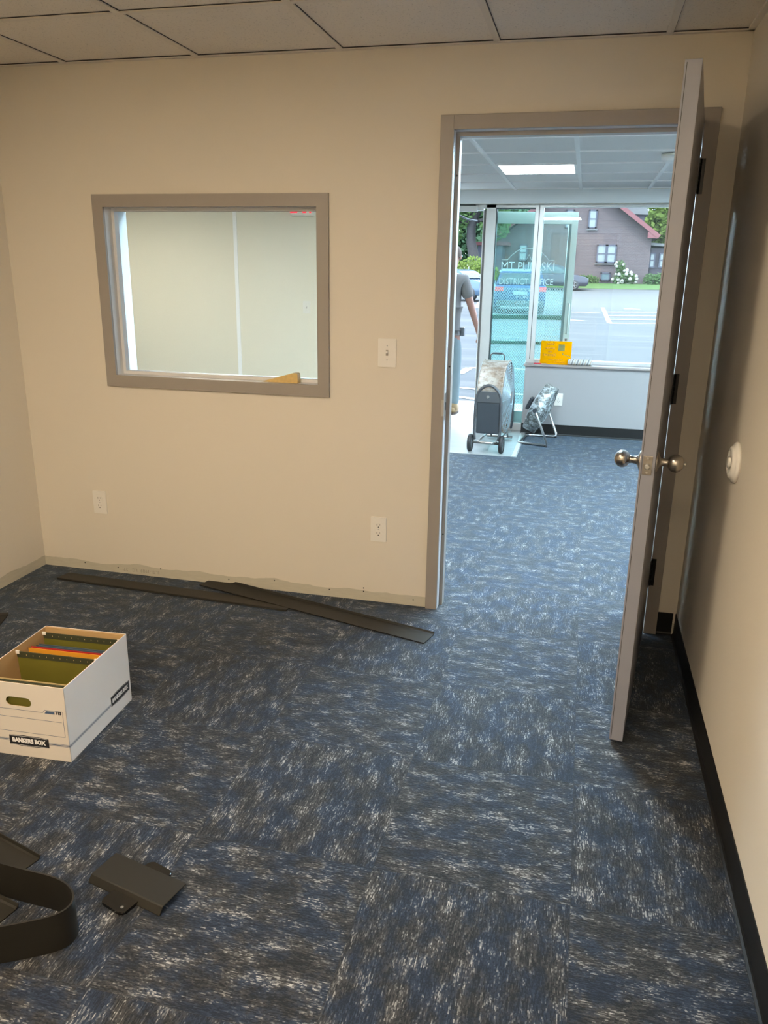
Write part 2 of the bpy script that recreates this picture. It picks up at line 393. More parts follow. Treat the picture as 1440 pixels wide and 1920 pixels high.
def obj(name, bm, mat, parent=None, loc=None, rot=None, fix=True):
    if fix: bmesh.ops.recalc_face_normals(bm, faces=bm.faces)
    me = bpy.data.meshes.new(name); bm.to_mesh(me); bm.free()
    for mm in (mat if isinstance(mat, (list, tuple)) else [mat]): me.materials.append(M[mm] if isinstance(mm, str) else mm)
    o = bpy.data.objects.new(name, me); COL.objects.link(o)
    if parent is not None: o.parent = parent
    if loc is not None: o.location = loc
    if rot is not None: o.rotation_euler = rot
    return o
def tag(o, label, cat, group=None, kind=None):
    o['label'] = label; o['category'] = cat
    if group: o['group'] = group
    if kind: o['kind'] = kind
    return o
def thing(name, label, cat, loc=(0, 0, 0), rz=0.0, group=None, kind=None):
    o = bpy.data.objects.new(name, None); COL.objects.link(o); o.empty_display_size = .1
    o.location = loc; o.rotation_euler = (0, 0, rz); return tag(o, label, cat, group, kind)
def struct(name, bm, mat, label=None, cat=None):
    o = obj(name, bm, mat); o['kind'] = 'structure'
    if label: o['label'] = label
    if cat: o['category'] = cat
    return o
def copy_tree(o, parent=None):
    c = o.copy(); COL.objects.link(c); c.parent = parent
    for ch in [q for q in SC.objects if q.parent == o]: copy_tree(ch, c)
    return c
def text_bm(txt, size, ext=.0006, mtx=None, align='CENTER', spacing=1.0, shear=0.0, offset=0.0):
    cu = bpy.data.curves.new('lettering', 'FONT'); cu.body = txt; cu.size = size; cu.extrude = ext; cu.align_x = align; cu.align_y = 'CENTER'
    cu.space_character = spacing; cu.shear = shear; cu.offset = offset; cu.resolution_u = 3
    o = bpy.data.objects.new('lettering', cu); COL.objects.link(o)
    dg = bpy.context.evaluated_depsgraph_get(); me = bpy.data.meshes.new_from_object(o.evaluated_get(dg))
    bm = nb(); bm.from_mesh(me); bpy.data.objects.remove(o); bpy.data.curves.remove(cu); bpy.data.meshes.remove(me)
    if mtx is not None: bmesh.ops.transform(bm, matrix=mtx, verts=bm.verts)
    return bm
def merge(bm, other):
    me = bpy.data.meshes.new('tmp'); other.to_mesh(me); other.free(); bm.from_mesh(me); bpy.data.meshes.remove(me); return bm
def frame_m(o, ux, uy):          # matrix taking (x,y,z) to o + x*ux + y*uy + z*(ux x uy)
    ux = Vector(ux); uy = Vector(uy); uz = ux.cross(uy)
    mm = Matrix.Identity(4)
    for i in range(3): mm[i][0] = ux[i]; mm[i][1] = uy[i]; mm[i][2] = uz[i]; mm[i][3] = o[i]
    return mm
RX = (1, 0, 0); RZ = (0, 0, 1)

# ------------------------------------------------------------------ room dimensions
W = 1.0242; DH = 2.083; XR = 1.10; XL = -2.026; H = 2.327; YN = -4.6
WT = .155                                    # wall thickness
wx0, wx1, wz0, wz1 = -1.562, -.4623, .9585, 1.8038
YF = 4.33; HL = 2.2; LX0, LX1 = -5.2, 3.6     # lobby

# floor and shells
bm = nb(); box(bm, XL-.12, XR+.12, YN-.12, WT, -.12, 0); box(bm, LX0-.12, LX1+.12, WT, YF+.22, -.12, 0)
struct('floor', bm, 'carpet', 'navy and grey carpet tiles laid in a quarter-turn checkerboard', 'floor')
bm = nb(); hx0, hx1 = .02, W-.02
X0, X1 = LX0-.12, LX1+.12
Z1 = 2.75
gx0, gx1, gz0, gz1 = wx0+.02, wx1-.02, wz0+.02, wz1-.02
box(bm, X0, gx0, 0, WT, 0, Z1); box(bm, gx1, hx0, 0, WT, 0, Z1); box(bm, hx1, X1, 0, WT, 0, Z1)
box(bm, gx0, gx1, 0, WT, 0, gz0); box(bm, gx0, gx1, 0, WT, gz1, Z1); box(bm, hx0, hx1, 0, WT, DH-.02, Z1)
wall = struct('wall_back', bm, 'paint', 'cream wall with the interior window and the doorway', 'wall')
# screw holes and the printed line on the bare strip
bm = nb()
for x, z in ((-1.79,.035),(-1.60,.028),(-1.36,.045),(-.99,.03),(-.75,.05),(-.47,.035),(-.30,.062),(-.30,.045),(-.06,.03)):
    lathe(bm, [(.0035, -.0006), (.0035, .0)], 'y', (x, 0, z), 8)
obj('nail_hole', bm, 'slot', wall)
obj('printed_line', text_bm('ILTI-1989  LC  .27', .024, .0002, frame_m((-1.47, -.0004, .024), (-1, 0, 0), (0, 0, 1)) @ Matrix.Rotation(PI, 4, 'X'), spacing=1.1), 'grey_print', wall)
bm = nb(); box(bm, XL-.12, XL, YN, 0, 0, Z1); struct('wall_left', bm, 'paint', 'cream left wall with bare strip along the floor', 'wall')
bm = nb(); box(bm, XR, XR+.12, YN, 0, 0, Z1); struct('wall_right', bm, 'paint_plain', 'cream right wall behind the open door', 'wall')
bm = nb(); box(bm, XL-.12, XR+.12, YN-.12, YN, 0, Z1); struct('wall_near', bm, 'paint_plain', 'cream wall behind the viewer', 'wall')
bm = nb(); box(bm, LX0-.12, LX0, WT, YF+.22, 0, Z1); struct('wall_lobby_left', bm, 'paint_cream', 'left end wall of the lobby', 'wall')
bm = nb(); box(bm, LX1, LX1+.12, WT, YF+.22, 0, Z1); struct('wall_lobby_right', bm, 'paint_white', 'right end wall of the lobby', 'wall')

# office ceiling: tiles and grid
bm = nb(); box(bm, XL, XR, YN, 0, H+.004, H+.05)
ceil = struct('ceiling', bm, 'ceil', 'suspended ceiling of speckled tiles in the office', 'ceiling')
bm = nb(); T = .6125
xs = [-1.633+T*i for i in range(0, 5)]; ys = [-.597-T*i for i in range(0, 7)]
for x in xs: box(bm, x-.012, x+.012, YN, 0, H-.003, H+.004)
for y in ys: box(bm, XL, XR, y-.012, y+.012, H-.0032, H+.004)
box(bm, XL, XR, -.022, 0, H-.004, H+.004); box(bm, XL, XL+.022, YN, 0, H-.004, H+.004); box(bm, XR-.022, XR, YN, 0, H-.004, H+.004)
obj('grid_bar', bm, 'tbar', ceil)
bm = nb()                                     # the dark gaps beside the bars
for x in xs: box(bm, x+.0122, x+.0142, YN, -.022, H+.001, H+.0035)
for y in ys: box(bm, XL, XR, y-.0145, y-.0125, H+.001, H+.0035)
box(bm, XL, XR, -.0245, -.022, H, H+.0035)
obj('tile_gap', bm, 'slot', ceil)
bm = nb(); box(bm, XL-.12, XR+.12, YN-.12, WT, Z1, Z1+.1); box(bm, X0, X1, WT, YF+.35, Z1, Z1+.1); struct('roof', bm, 'roof_grey', 'flat roof of the office building', 'roof')

def troffer(lab, x0, x1, y0, y1, z, dm, fm, group=None):
    t = thing('ceiling_light', lab, 'ceiling light', ((x0+x1)/2, (y0+y1)/2, z), group=group)
    hx, hy = (x1-x0)/2, (y1-y0)/2
    b = nb()
    for a in ((-hx, hx, -hy, -hy+.02), (-hx, hx, hy-.02, hy), (-hx, -hx+.02, -hy+.02, hy-.02), (hx-.02, hx, -hy+.02, hy-.02)): box(b, *a, -.004, .0035)
    obj('frame', b, fm, t)
    b = nb(); box(b, -hx+.02, hx-.02, -hy+.02, hy-.02, -.002, .003); obj('diffuser', b, dm, t)
    return t
c0 = xs[1]
troffer('square panel light in the office ceiling over the near carpet, on the window side', xs[1]+.012, xs[2]-.012, ys[3]+.012, ys[2]-.012, H-.001, 'lamp_office', 'tbar')
troffer('square panel light in the office ceiling behind the viewer, on the left', xs[1]+.012, xs[2]-.012, ys[6]+.012, ys[5]-.012, H-.001, 'lamp_office', 'tbar')
troffer('square panel light in the office ceiling behind the viewer, on the right', xs[3]+.012, xs[4]-.012, ys[6]+.012, ys[5]-.012, H-.001, 'lamp_office', 'tbar')

# lobby ceiling
bm = nb(); box(bm, LX0, LX1, WT, YF, HL+.004, HL+.05)
lc = struct('ceiling_lobby', bm, 'ceil_lobby', 'suspended white tile ceiling of the lobby', 'ceiling')
TL = .571; lxs = [-.086+TL*i for i in range(-9, 7)]; lys = [1.40+TL*i for i in range(-2, 6)]
bm = nb()
for x in lxs: box(bm, x-.013, x+.013, WT, YF, HL-.003, HL+.004)
for y in lys: box(bm, LX0, LX1, y-.006, y+.006, HL-.0034, HL+.004)
obj('grid_bar', bm, 'tbar_w', lc)
troffer('glowing square panel light seen in the lobby ceiling through the doorway', lxs[9]+.012, lxs[10]-.012, lys[4]+.006, lys[5]-.006, HL-.001, 'lamp_lobby', 'tbar_w')
for lab, k, j, lm in (('panel light in the lobby ceiling beyond the interior window', 5, 3, 'lamp_lobby_warm'), ('panel light at the far left of the lobby ceiling', 2, 4, 'lamp_lobby_warm'),
                      ('panel light at the right end of the lobby ceiling', 13, 4, 'lamp_lobby_daylight_standin'), ('panel light in the lobby ceiling close behind the doorway', 9, 0, 'lamp_lobby_daylight_standin'),
                      ('added fill panel in the lobby ceiling near the office wall, right of the doorway', 13, 0, 'lamp_lobby_daylight_standin')):  # unseen panel right of the doorway is added to brighten the lobby
    troffer(lab, lxs[k]+.012, lxs[k+1]-.012, lys[j]+.006, lys[j+1]-.006, HL-.001, lm, 'tbar_w')
t = thing('smoke_detector', 'round white smoke detector on the lobby ceiling beside the open door', 'smoke detector', (1.05, 2.15, HL))
bm = nb(); lathe(bm, [(.070, -.012), (.070, -.003)], c=(0,0,0)); obj('base', bm, 'white_plastic', t)
bm = nb(); lathe(bm, [(.001, -.05), (.03, -.05), (.055, -.046), (.066, -.036), (.068, -.012)]); obj('cover', bm, 'tbar_w', t)

# ------------------------------------------------------------------ interior window (window_1)
w1 = thing('window_1', 'taupe framed interior window in the cream wall', 'window', (wx0, 0, wz0), kind='structure')
WW, WH = wx1-wx0, wz1-wz0; FW = .052
def ring(b, x0, x1, z0, z1, w, y0, y1, bev=0.0):
    box(b, x0, x0+w, y0, y1, z0, z1, bev); box(b, x1-w, x1, y0, y1, z0, z1, bev)
    box(b, x0+w, x1-w, y0, y1, z0, z0+w, bev); box(b, x0+w, x1-w, y0, y1, z1-w, z1, bev)
bm = nb(); ring(bm, 0, WW, 0, WH, FW, -.014, 0.0); obj('window_frame', bm, 'taupe', w1)
bm = nb(); ring(bm, .02, WW-.02, .02, WH-.02, FW-.02, 0.0, .052); obj('front_reveal', bm, 'jamb_white', w1)
bm = nb(); ring(bm, .02, WW-.02, .02, WH-.02, FW-.02+.014, .052, .085); obj('window_stop', bm, 'jamb_white', w1)
bm = nb(); ring(bm, .02, WW-.02, .02, WH-.02, FW-.02+.004, .0875, WT+.014); obj('rear_reveal', bm, 'jamb_white', w1)
bm = nb(); ring(bm, .02, WW-.02, .02, WH-.02, FW-.02+.008, .085, .0875); obj('glazing_seal', bm, 'seal', w1)
bm = nb(); box(bm, FW, WW-FW, .0862, .0868, FW, WH-FW); obj('pane', bm, 'glass', w1)
t = thing('wooden_wedge', 'tan wooden wedge lying on the sill of the interior window', 'wedge', (-.70, .028, wz0+FW+.0005), math.radians(-3))
bm = nb(); prism(bm, [(-.088, 0), (.085, 0)]+arc(.076, .036, .009, 0, 80, 4)+[(.06, .044)], -.017, .017, 'y'); obj('wedge', bm, 'yellow_wood', t)

# ------------------------------------------------------------------ office door frame and door
tf = thing('trim_1', 'taupe steel frame around the doorway', 'door frame', (0, 0, 0), kind='structure')
FC = .053
bm = nb(); box(bm, 0, FC, -.016, 0, 0, DH, .002); box(bm, W-FC, W, -.016, 0, 0, DH, .002); box(bm, FC-.0005, W-FC+.0005, -.016, 0, DH-FC, DH, .002); obj('casing', bm, 'taupe', tf)
bm = nb(); box(bm, .02, FC, 0, .048, 0, DH-.02); box(bm, W-FC, W-.02, 0, .048, 0, DH-.02); box(bm, FC, W-FC, 0, .048, DH-FC, DH-.02); obj('jamb', bm, 'jamb_white', tf)
bm = nb(); S = .016
box(bm, .02, FC+S, .048, .1, 0, DH-.02); box(bm, W-FC-S, W-.02, .048, .1, 0, DH-.02); box(bm, FC+S, W-FC-S, .048, .1, DH-FC-S, DH-.02)
obj('door_stop', bm, 'taupe', tf)
bm = nb(); box(bm, .02, FC, .1, WT, 0, DH-.02); box(bm, W-FC, W-.02, .1, WT, 0, DH-.02); box(bm, FC, W-FC, .1, WT, DH-FC, DH-.02)
box(bm, 0, FC, WT, WT+.016, 0, DH); box(bm, W-FC, W, WT, WT+.016, 0, DH); box(bm, FC, W-FC, WT, WT+.016, DH-FC, DH)
obj('rear_casing', bm, 'jamb_white', tf)
bm = nb(); box(bm, FC-.0005, FC+.0012, .004, .036, .885, 1.0); box(bm, FC-.010, FC+.0008, -.0175, .004, .905, .975)
obj('strike_plate', bm, 'steel', tf)
bm = nb(); box(bm, FC+.0008, FC+.0018, .012, .030, .925, .96)
for z in (1.87, 1.11, .35): lathe(bm, [(.004, -.0012), (.004, 0)], 'y', (FC+.008, .048, z), 10)
obj('keeper_hole', bm, 'slot', tf)

ang = math.atan2(-.991, -.131)
door = thing('door_1', 'taupe office door standing open into the room', 'door', (.970, -.016, 0), ang, kind='structure')
DWd, DT = .925, .0445
bm = nb(); box(bm, .003, DWd, -DT, -.0005, .012, 2.042, .0012); obj('door_leaf', bm, 'taupe_door', door)
bm = nb(); box(bm, DWd-.0002, DWd+.0004, -DT+.005, -DT+.0066, .02, 2.035); obj('seam_line', bm, 'seal', door)
kz = .957; kx = DWd-.065
for sgn, y0 in ((-1, -DT), (1, -.0005)):
    kb = nb()
    lathe(kb, [(.032, 0), (.032, .003*sgn), (.028, .006*sgn), (.016, .010*sgn), (.0125, .016*sgn), (.0115, .03*sgn), (.013, .034*sgn)], 'y', (kx, y0, kz), 28)
    ro = obj('rosette', kb, 'nickel', door)
    kb = nb(); prof = [(.0115, .033*sgn)]+[(.0275*math.sin(a)*1.0, (.056-.0245*math.cos(a))*sgn) for a in [math.radians(q) for q in range(25, 180, 10)]]+[(.0015, .0806*sgn)]
    lathe(kb, prof, 'y', (kx, y0, kz), 28); kn = obj('knob', kb, 'nickel', door)
    if sgn == 1:
        kb = nb(); lathe(kb, [(.005, .079), (.005, .084), (.002, .086)], 'y', (kx, y0, kz), 14); obj('turn_button', kb, 'steel', kn)
bm = nb(); box(bm, DWd-.0005, DWd+.0016, -DT/2-.0135, -DT/2+.0135, kz-.029, kz+.029, .0006); lp = obj('latch_plate', bm, 'nickel', door)
bm = nb(); lathe(bm, [(.009, 0), (.009, .010), (.006, .012)], 'x', (DWd+.001, -DT/2, kz-.002), 16)
for z in (-.022, .022): lathe(bm, [(.0035, 0), (.003, .0014)], 'x', (DWd+.0014, -DT/2, kz+z), 10)
obj('latch_bolt', bm, 'steel', lp)
for z0, z1 in ((1.79, 1.912), (1.008, 1.128), (.228, .348)):
    hb = nb()
    for k in range(5):
        a, b_ = z0+(z1-z0)*k/5, z0+(z1-z0)*(k+1)/5-.0004
        lathe(hb, [(.0105, a), (.0105, b_)], 'z', (0, 0, 0), 14)
    box(hb, .0, .030, -.003, .0022, z0, z1); box(hb, -.0005, .0035, .0, .021, z0, z1)
    hg = obj('hinge', hb, 'black_metal', door)
    hb = nb(); 
    for k in (.3, .68): box(hb, .0098, .0110, -.001, .0008, z0+(z1-z0)*k-.014, z0+(z1-z0)*k+.014)
    obj('hinge_slot', hb, 'steel', hg)

# baseboards (black vinyl cove base with a toe)
def cove(b, pts_fn, L, h=.1016):
    prof = [(0, 0), (.012, 0), (.0115, .0015), (.006, .005), (.0035, .012), (.0028, h-.002), (.0015, h), (0, h)]
    A = [b.verts.new(pts_fn(0, d, z)) for d, z in prof]; B = [b.verts.new(pts_fn(L, d, z)) for d, z in prof]
    b.faces.new(A); b.faces.new(B[::-1])
    for i in range(len(prof)): j = (i+1) % len(prof); b.faces.new([A[i], B[i], B[j], A[j]])
bm = nb(); cove(bm, lambda l, d, z: (XR-d, YN+l, z), -YN); struct('baseboard_right', bm, 'base_black', 'black vinyl base along the right wall', 'baseboard')
bm = nb(); cove(bm, lambda l, d, z: (W+l, -d, z), XR-W-.012); struct('baseboard_back', bm, 'base_black', 'short black vinyl base between door frame and right corner', 'baseboard')

# ------------------------------------------------------------------ plates on the wall
def plate(name, label, cat, x, z, Y, w=.074, h=.117, kind='outlet', group=None, face=-1):
    t = thing(name, label, cat, (x, Y, z), group=group)
    b = nb(); prism(b, rrect(-w/2, w/2, -h/2, h/2, .004), -.0055, -.0002, 'y')
    obj('plate', b, 'white_plastic', t)
    if kind == 'outlet':
        for dz in (.0195, -.0195):
            b = nb(); prism(b, arc(0, dz, .0172, -50, 50, 6)+arc(0, dz, .0172, 130, 230, 6), -.0075, -.0054, 'y'); s_ = obj('socket', b, 'white_plastic', t)
            b = nb(); box(b, -.0075, -.0055, -.0079, -.0074, dz-.001, dz+.008); box(b, .0055, .0072, -.0079, -.0074, dz, dz+.007)
            lathe(b, [(.0028, -.0079), (.0028, -.0074)], 'y', (0, 0, dz-.0075), 10); obj('slot', b, 'slot', s_)
        b = nb(); lathe(b, [(.0028, -.0062), (.003, -.0054)], 'y', (0, 0, 0), 10); obj('screw', b, 'steel', t)
    else:
        b = nb(); box(b, -.005, .005, -.0058, -.0053, -.012, .012); tg = obj('toggle_slot', b, 'grey_print', t)
        b = nb(); box(b, -.0042, .0042, -.017, -.005, -.001, .008, .001); obj('toggle', b, 'white_plastic', tg)
        for dz in (.03, -.03): obj('screw', lathe(nb(), [(.0025, -.0064), (.003, -.0054)], 'y', (0, 0, dz), 10), 'steel', t)
    return t
plate('wall_outlet', 'white double outlet low on the wall below the interior window, near the left corner', 'outlet', -1.668, .371, 0, w=.072)
plate('wall_outlet', 'white double outlet low on the wall beside the door frame, under the light switch', 'outlet', -.2305, .362, 0)
plate('light_switch', 'white light switch on the wall between interior window and door frame', 'light switch', -.203, 1.163, 0, w=.080, h=.12, kind='switch')
plate('wall_outlet', 'white double outlet on the low wall behind the small floor fan', 'outlet', .436, .345, YF)
plate('light_switch', 'white light switch on the lobby wall seen through the interior window', 'light switch', -2.071, 1.131, YF, kind='switch')
# door bumper
t = thing('door_bumper', 'round white door bumper on the right wall at knob height', 'door stop', (XR, -.79, .953))
bm = nb(); lathe(bm, [(.064, 0), (.064, -.006), (.058, -.012), (.052, -.014), (.050, -.019), (.044, -.022), (.035, -.023), (.033, -.018), (.016, -.016)], 'x', seg=36); obj('disc', bm, 'white_plastic', t)
bm = nb(); lathe(bm, [(.018, -.014), (.017, -.026), (.008, -.028), (.004, -.026)], 'x', seg=24); obj('bumper', bm, 'white_plastic', t)

# ------------------------------------------------------------------ lobby front wall and storefront
SX0, SX1 = -1.32, .105        # opening for door and sidelight
bm = nb()
box(bm, LX0, SX0, YF, YF+.2, 0, Z1); box(bm, SX0, LX1, YF, YF+.2, 2.085, Z1)
box(bm, 3.3, LX1, YF, YF+.2, 0, Z1)
obj_w = struct('wall_storefront', bm, 'paint_cream', 'lobby wall beside and over the glass front', 'wall')
bm = nb(); box(bm, SX0-.002, LX1, YF-.003, YF, 2.085, HL); obj('soffit_face', bm, 'paint_white', obj_w)
bm = nb(); box(bm, SX1, 3.3, YF, YF+.12, 0, .648); struct('wall_low', bm, 'paint_low', 'low white wall under the storefront window', 'wall')
bm = nb(); box(bm, SX1-.018, 3.3, YF-.022, YF+.13, .648, .668, .003); struct('trim_2', bm, 'ledge', 'grey ledge on top of the low wall', 'window ledge')
bm = nb(); cove(bm, lambda l, d, z: (SX1+l, YF-d, z), 3.18); box(bm, SX1-.004, SX1, YF-.01, YF+.12, 0, .1); struct('baseboard_storefront', bm, 'base_black', 'black vinyl base under the storefront window', 'baseboard')
bm = nb(); box(bm, -2.822, -2.785, YF-.008, YF, 0, HL); struct('trim_3', bm, 'tbar_w', 'white vertical joint strip on the lobby wall seen through the interior window', 'trim')
bm = nb(); box(bm, SX0, .118, 3.26, 4.62, 0, .004); struct('floor_entry', bm, 'vinyl', 'pale vinyl floor just inside the glass door', 'floor')
bm = nb(); prism(bm, [(.098, 0), (.150, 0), (.140, .007), (.108, .007)], 3.258, 4.45, 'y'); struct('trim_4', bm, 'alu', 'aluminium transition strip beside the entry vinyl', 'trim')
YG = 4.5
# big window
w3 = thing('window_2', 'storefront window over the low wall', 'window', (0, YG, 0), kind='structure')
bm = nb(); box(bm, .094, .171, -.05, .05, 0.008, 2.085, .002); obj('mullion', bm, 'alu', w3)
bm = nb(); box(bm, .128, .134, -.0515, -.05, .70, 2.08); obj('mullion_joint', bm, 'seal', w3)
bm = nb(); box(bm, .171, 3.3, -.03, .05, .668, .697, .002); box(bm, .171, 3.3, -.05, .05, 2.062, 2.085, .002); box(bm, 3.26, 3.3, -.03, .05, .697, 2.062); obj('window_frame', bm, 'alu', w3)
bm = nb(); box(bm, .171, 3.26, -.003, .003, .697, 2.062); obj('pane', bm, 'glass_front', w3)
# sidelight
w4 = thing('window_3', 'narrow full height sidelight between glass door and window', 'window', (0, YG, 0), kind='structure')
bm = nb(); box(bm, -.352, -.262, -.05, .05, .004, 2.085, .002); obj('mullion', bm, 'alu', w4)
bm = nb(); box(bm, -.378, -.352, -.02, .05, .004, 2.04); obj('weatherstrip', bm, 'alu_dark', w4)
bm = nb(); box(bm, -.382, -.376, -.025, .05, .004, 2.04); obj('stop_edge', bm, 'white', w4)
bm = nb(); box(bm, -.262, -.254, -.04, .04, .075, 2.055); box(bm, -.254, .094, -.04, .04, 2.05, 2.056); obj('glazing_seal', bm, 'seal', w4)
bm = nb(); box(bm, -.262, .094, -.05, .05, .004, .075, .002); box(bm, -.378, .094, -.05, .05, 2.056, 2.085, .002); obj('window_frame', bm, 'alu', w4)
bm = nb(); box(bm, -.254, .094, -.003, .003, .075, 2.05); obj('pane', bm, 'glass_blue', w4)
# door frame of the glass door
tf2 = thing('trim_5', 'aluminium frame head and threshold of the open glass door', 'door frame', (0, YG, 0), kind='structure')
bm = nb(); box(bm, SX0, -.378, -.05, .05, 2.036, 2.085, .002); obj('head', bm, 'alu', tf2)
bm = nb(); box(bm, SX0, SX0+.05, -.05, .05, .004, 2.036, .002); obj('jamb', bm, 'alu', tf2)
bm = nb(); prism(bm, [(-.06, .004), (.14, -.02), (.13, .008), (-.04, .012)], SX0+.05, -.378, 'x'); obj('threshold', bm, 'alu', tf2)

# the glass door swung out and back behind the sidelight
gh = Vector((-.345, 4.585, 0)); gf = Vector((.475, 4.74, 0))
gd = (gf-gh); GW = gd.length; ga = math.atan2(gd.y, gd.x)
d2 = thing('door_2', 'aluminium glass entrance door swung open outside the sidelight', 'door', gh, ga, kind='structure')
bm = nb(); box(bm, 0, .07, -.02, .024, .0, 2.035, .002); box(bm, GW-.058, GW, -.02, .024, 0, 2.035, .002); obj('stile', bm, 'green_alu', d2)
bm = nb(); box(bm, GW-.082, GW-.0585, -.016, .02, .16, 1.93); obj('glazing_edge', bm, 'teal_alu', d2)
bm = nb(); box(bm, .07, GW-.058, -.02, .024, 1.93, 2.034, .002); box(bm, .07, GW-.058, -.02, .024, 0, .16, .002); obj('rail', bm, 'green_alu', d2)
bm = nb(); box(bm, .07, GW-.082, -.003, .003, .16, 1.93); obj('pane', bm, 'glass_green', d2)
bm = nb(); box(bm, .07, GW-.082, .010, .018, 1.055, 1.10, .002); box(bm, .07, GW-.082, .010, .018, .815, .85, .002); obj('push_bar', bm, 'green_alu', d2)
bm = nb(); box(bm, .072, GW-.083, .0045, .0055, .17, 1.35); obj('mesh_screen', bm, 'mesh', d2)
bm = nb(); tube(bm, [(GW-.03, -.02, 1.21), (GW-.03, -.055, 1.21), (GW-.03, -.055, .93), (GW-.03, -.02, .93)], .009, 10); obj('pull_handle', bm, 'green_alu', d2)
bm = nb(); lathe(bm, [(.018, -.026), (.018, -.02)], 'y', (GW-.03, 0, .87), 20); lk = obj('lock_cylinder', bm, 'steel', d2)
bm = nb(); lathe(bm, [(.010, -.0275), (.010, -.026)], 'y', (GW-.03, 0, .87), 16); obj('key_slot', bm, 'slot', lk)
def door_text(txt, x0, x1, z, size, sp=1.0):
    b = text_bm(txt, size, .0005, None, 'LEFT', sp)
    xs_ = [v.co.x for v in b.verts]; a, c = min(xs_), max(xs_)
    for v in b.verts: v.co.x = (v.co.x-a)/(c-a)*(x1-x0)
    bmesh.ops.transform(b, matrix=frame_m((x0, -.0045, z), (1, 0, 0), (0, 0, 1)), verts=b.verts)
    obj('lettering', b, 'film_white', d2)
door_text('MT PULASKI', .145, .645, 1.543, .115)
door_text('DISTRICT OFFICE', .13, .645, 1.405, .083)
door_text('HOURS', .325, .465, 1.325, .048)
door_text('MON-FRI', .30, .50, 1.262, .045)
door_text('6:00-3:30', .29, .52, 1.215, .048)
bm = nb()
pth = [(.145, 1.605), (.20, 1.605), (.235, 1.645), (.29, 1.69), (.35, 1.712), (.43, 1.712), (.50, 1.69), (.555, 1.645), (.59, 1.605), (.645, 1.605)]
tube(bm, [(x, -.005, z) for x, z in pth], .004, 6)
for x in (.33, .40, .47): tube(bm, [(x-.025, -.005, 1.605), (x, -.005, 1.655), (x+.025, -.005, 1.605)], .0022, 6)
tube(bm, [(.13, -.005, 1.478), (.645, -.005, 1.478)], .002, 6)
obj('dome_emblem', bm, 'film_white', d2)
# closer
t = thing('door_closer', 'grey hydraulic door closer with bent arm over the open entrance', 'door closer', (-.70, YG-.05, 2.003))
bm = nb(); box(bm, 0, .27, -.06, -.002, .018, .068, .004); obj('body', bm, 'alu', t)
bm = nb(); box(bm, .0, .25, -.062, 0, .0685, .080, .002); obj('cover_edge', bm, 'seal', t)
bm = nb(); tube(bm, [(.10, -.03, .016), (.10, -.03, -.012), (.16, .08, -.04), (.26, .16, -.055)], .009, 8); obj('arm', bm, 'fan_grey', t)
bm = nb(); tube(bm, [(.26, .16, -.052), (.355, .14, -.06)], .006, 8); lathe(bm, [(.012, -.07), (.012, -.045)], 'z', (.26, .16, 0), 12); obj('forearm', bm, 'bark', t)

# exit sign (through the interior window)
t = thing('exit_sign', 'white exit sign with red letters high on the lobby wall', 'exit sign', (-2.093, YF, 2.065))
bm = nb(); box(bm, -.112, .112, -.045, -.001, -.088, .088, .006); obj('case', bm, 'white_plastic', t)
obj('lettering', text_bm('EXIT', .135, .001, frame_m((0, -.0462, -.018), RX, RZ), spacing=.86, offset=.003), 'exit_red', t)

# ------------------------------------------------------------------ things on the ledge
t = thing('camera_sign', 'yellow see-through card about a camera leaning on the window over the low wall', 'sign', (.375, YF+.03, .6685), math.radians(-2))
tilt = Matrix.Rotation(math.radians(-9), 4, 'X')
bm = nb(); prism(bm, rrect(-.142, .142, 0, .215, .006), -.001, .001, 'y', tilt); obj('card', bm, 'sign_yellow', t)
def sign_text(txt, x, z, size, name='lettering'):
    b = text_bm(txt, size, .0003, tilt @ frame_m((x, -.0016, z), (-1, 0, 0), (0, 0, 1)), 'CENTER')
    obj(name, b, 'sign_ink', t)
sign_text('Smile', -.055, .188, .034); sign_text("you're", -.055, .150, .034); sign_text('on', -.055, .118, .034); sign_text('Camera!', -.055, .086, .034)
sign_text('Smile for the camera', 0.0, .045, .016); sign_text('24 hours a day', .04, .022, .016)
bm = nb(); prism(bm, rrect(.020, .078, .125, .185, .003), -.0018, -.001, 'y', tilt); obj('lens_square', bm, 'sign_green', t)
bm = nb(); prism(bm, [(.062, .110), (.066, .110), (.068, .095), (.135, .080), (.134, .074), (.058, .092)], -.0018, -.001, 'y', tilt); obj('camera_arm', bm, 'sign_green', t)
t = thing('paint_roller_cover', 'striped fluffy paint roller cover lying on the ledge beside the yellow card', 'paint roller', (.60, YF+.035, .6685+.0275), math.radians(1))
bm = nb(); lathe(bm, [(.019, -.109), (.025, -.110), (.0272, -.106), (.0272, .106), (.025, .110), (.019, .109), (.019, -.109)], 'x', seg=28); obj('nap', bm, 'roller', t)
bm = nb(); lathe(bm, [(.0188, -.1085), (.0188, .1085)], 'x', seg=20); obj('core', bm, 'kraft', t)
t = thing('scissors', 'small red handled scissors lying on the ledge at the foot of the yellow card', 'scissors', (.215, YF+.01, .669), math.radians(10))
for dx in (-.018, .014):
    b = nb(); tube(b, [(dx+.015*math.cos(a*PI/8), .011*math.sin(a*PI/8), .004) for a in range(16)], .0038, 8, True); obj('handle', b, 'red', t)
b = nb(); prism(b, [(.028, -.004), (.085, 0), (.028, .004)], .002, .005, 'z'); obj('blade', b, 'steel', t)

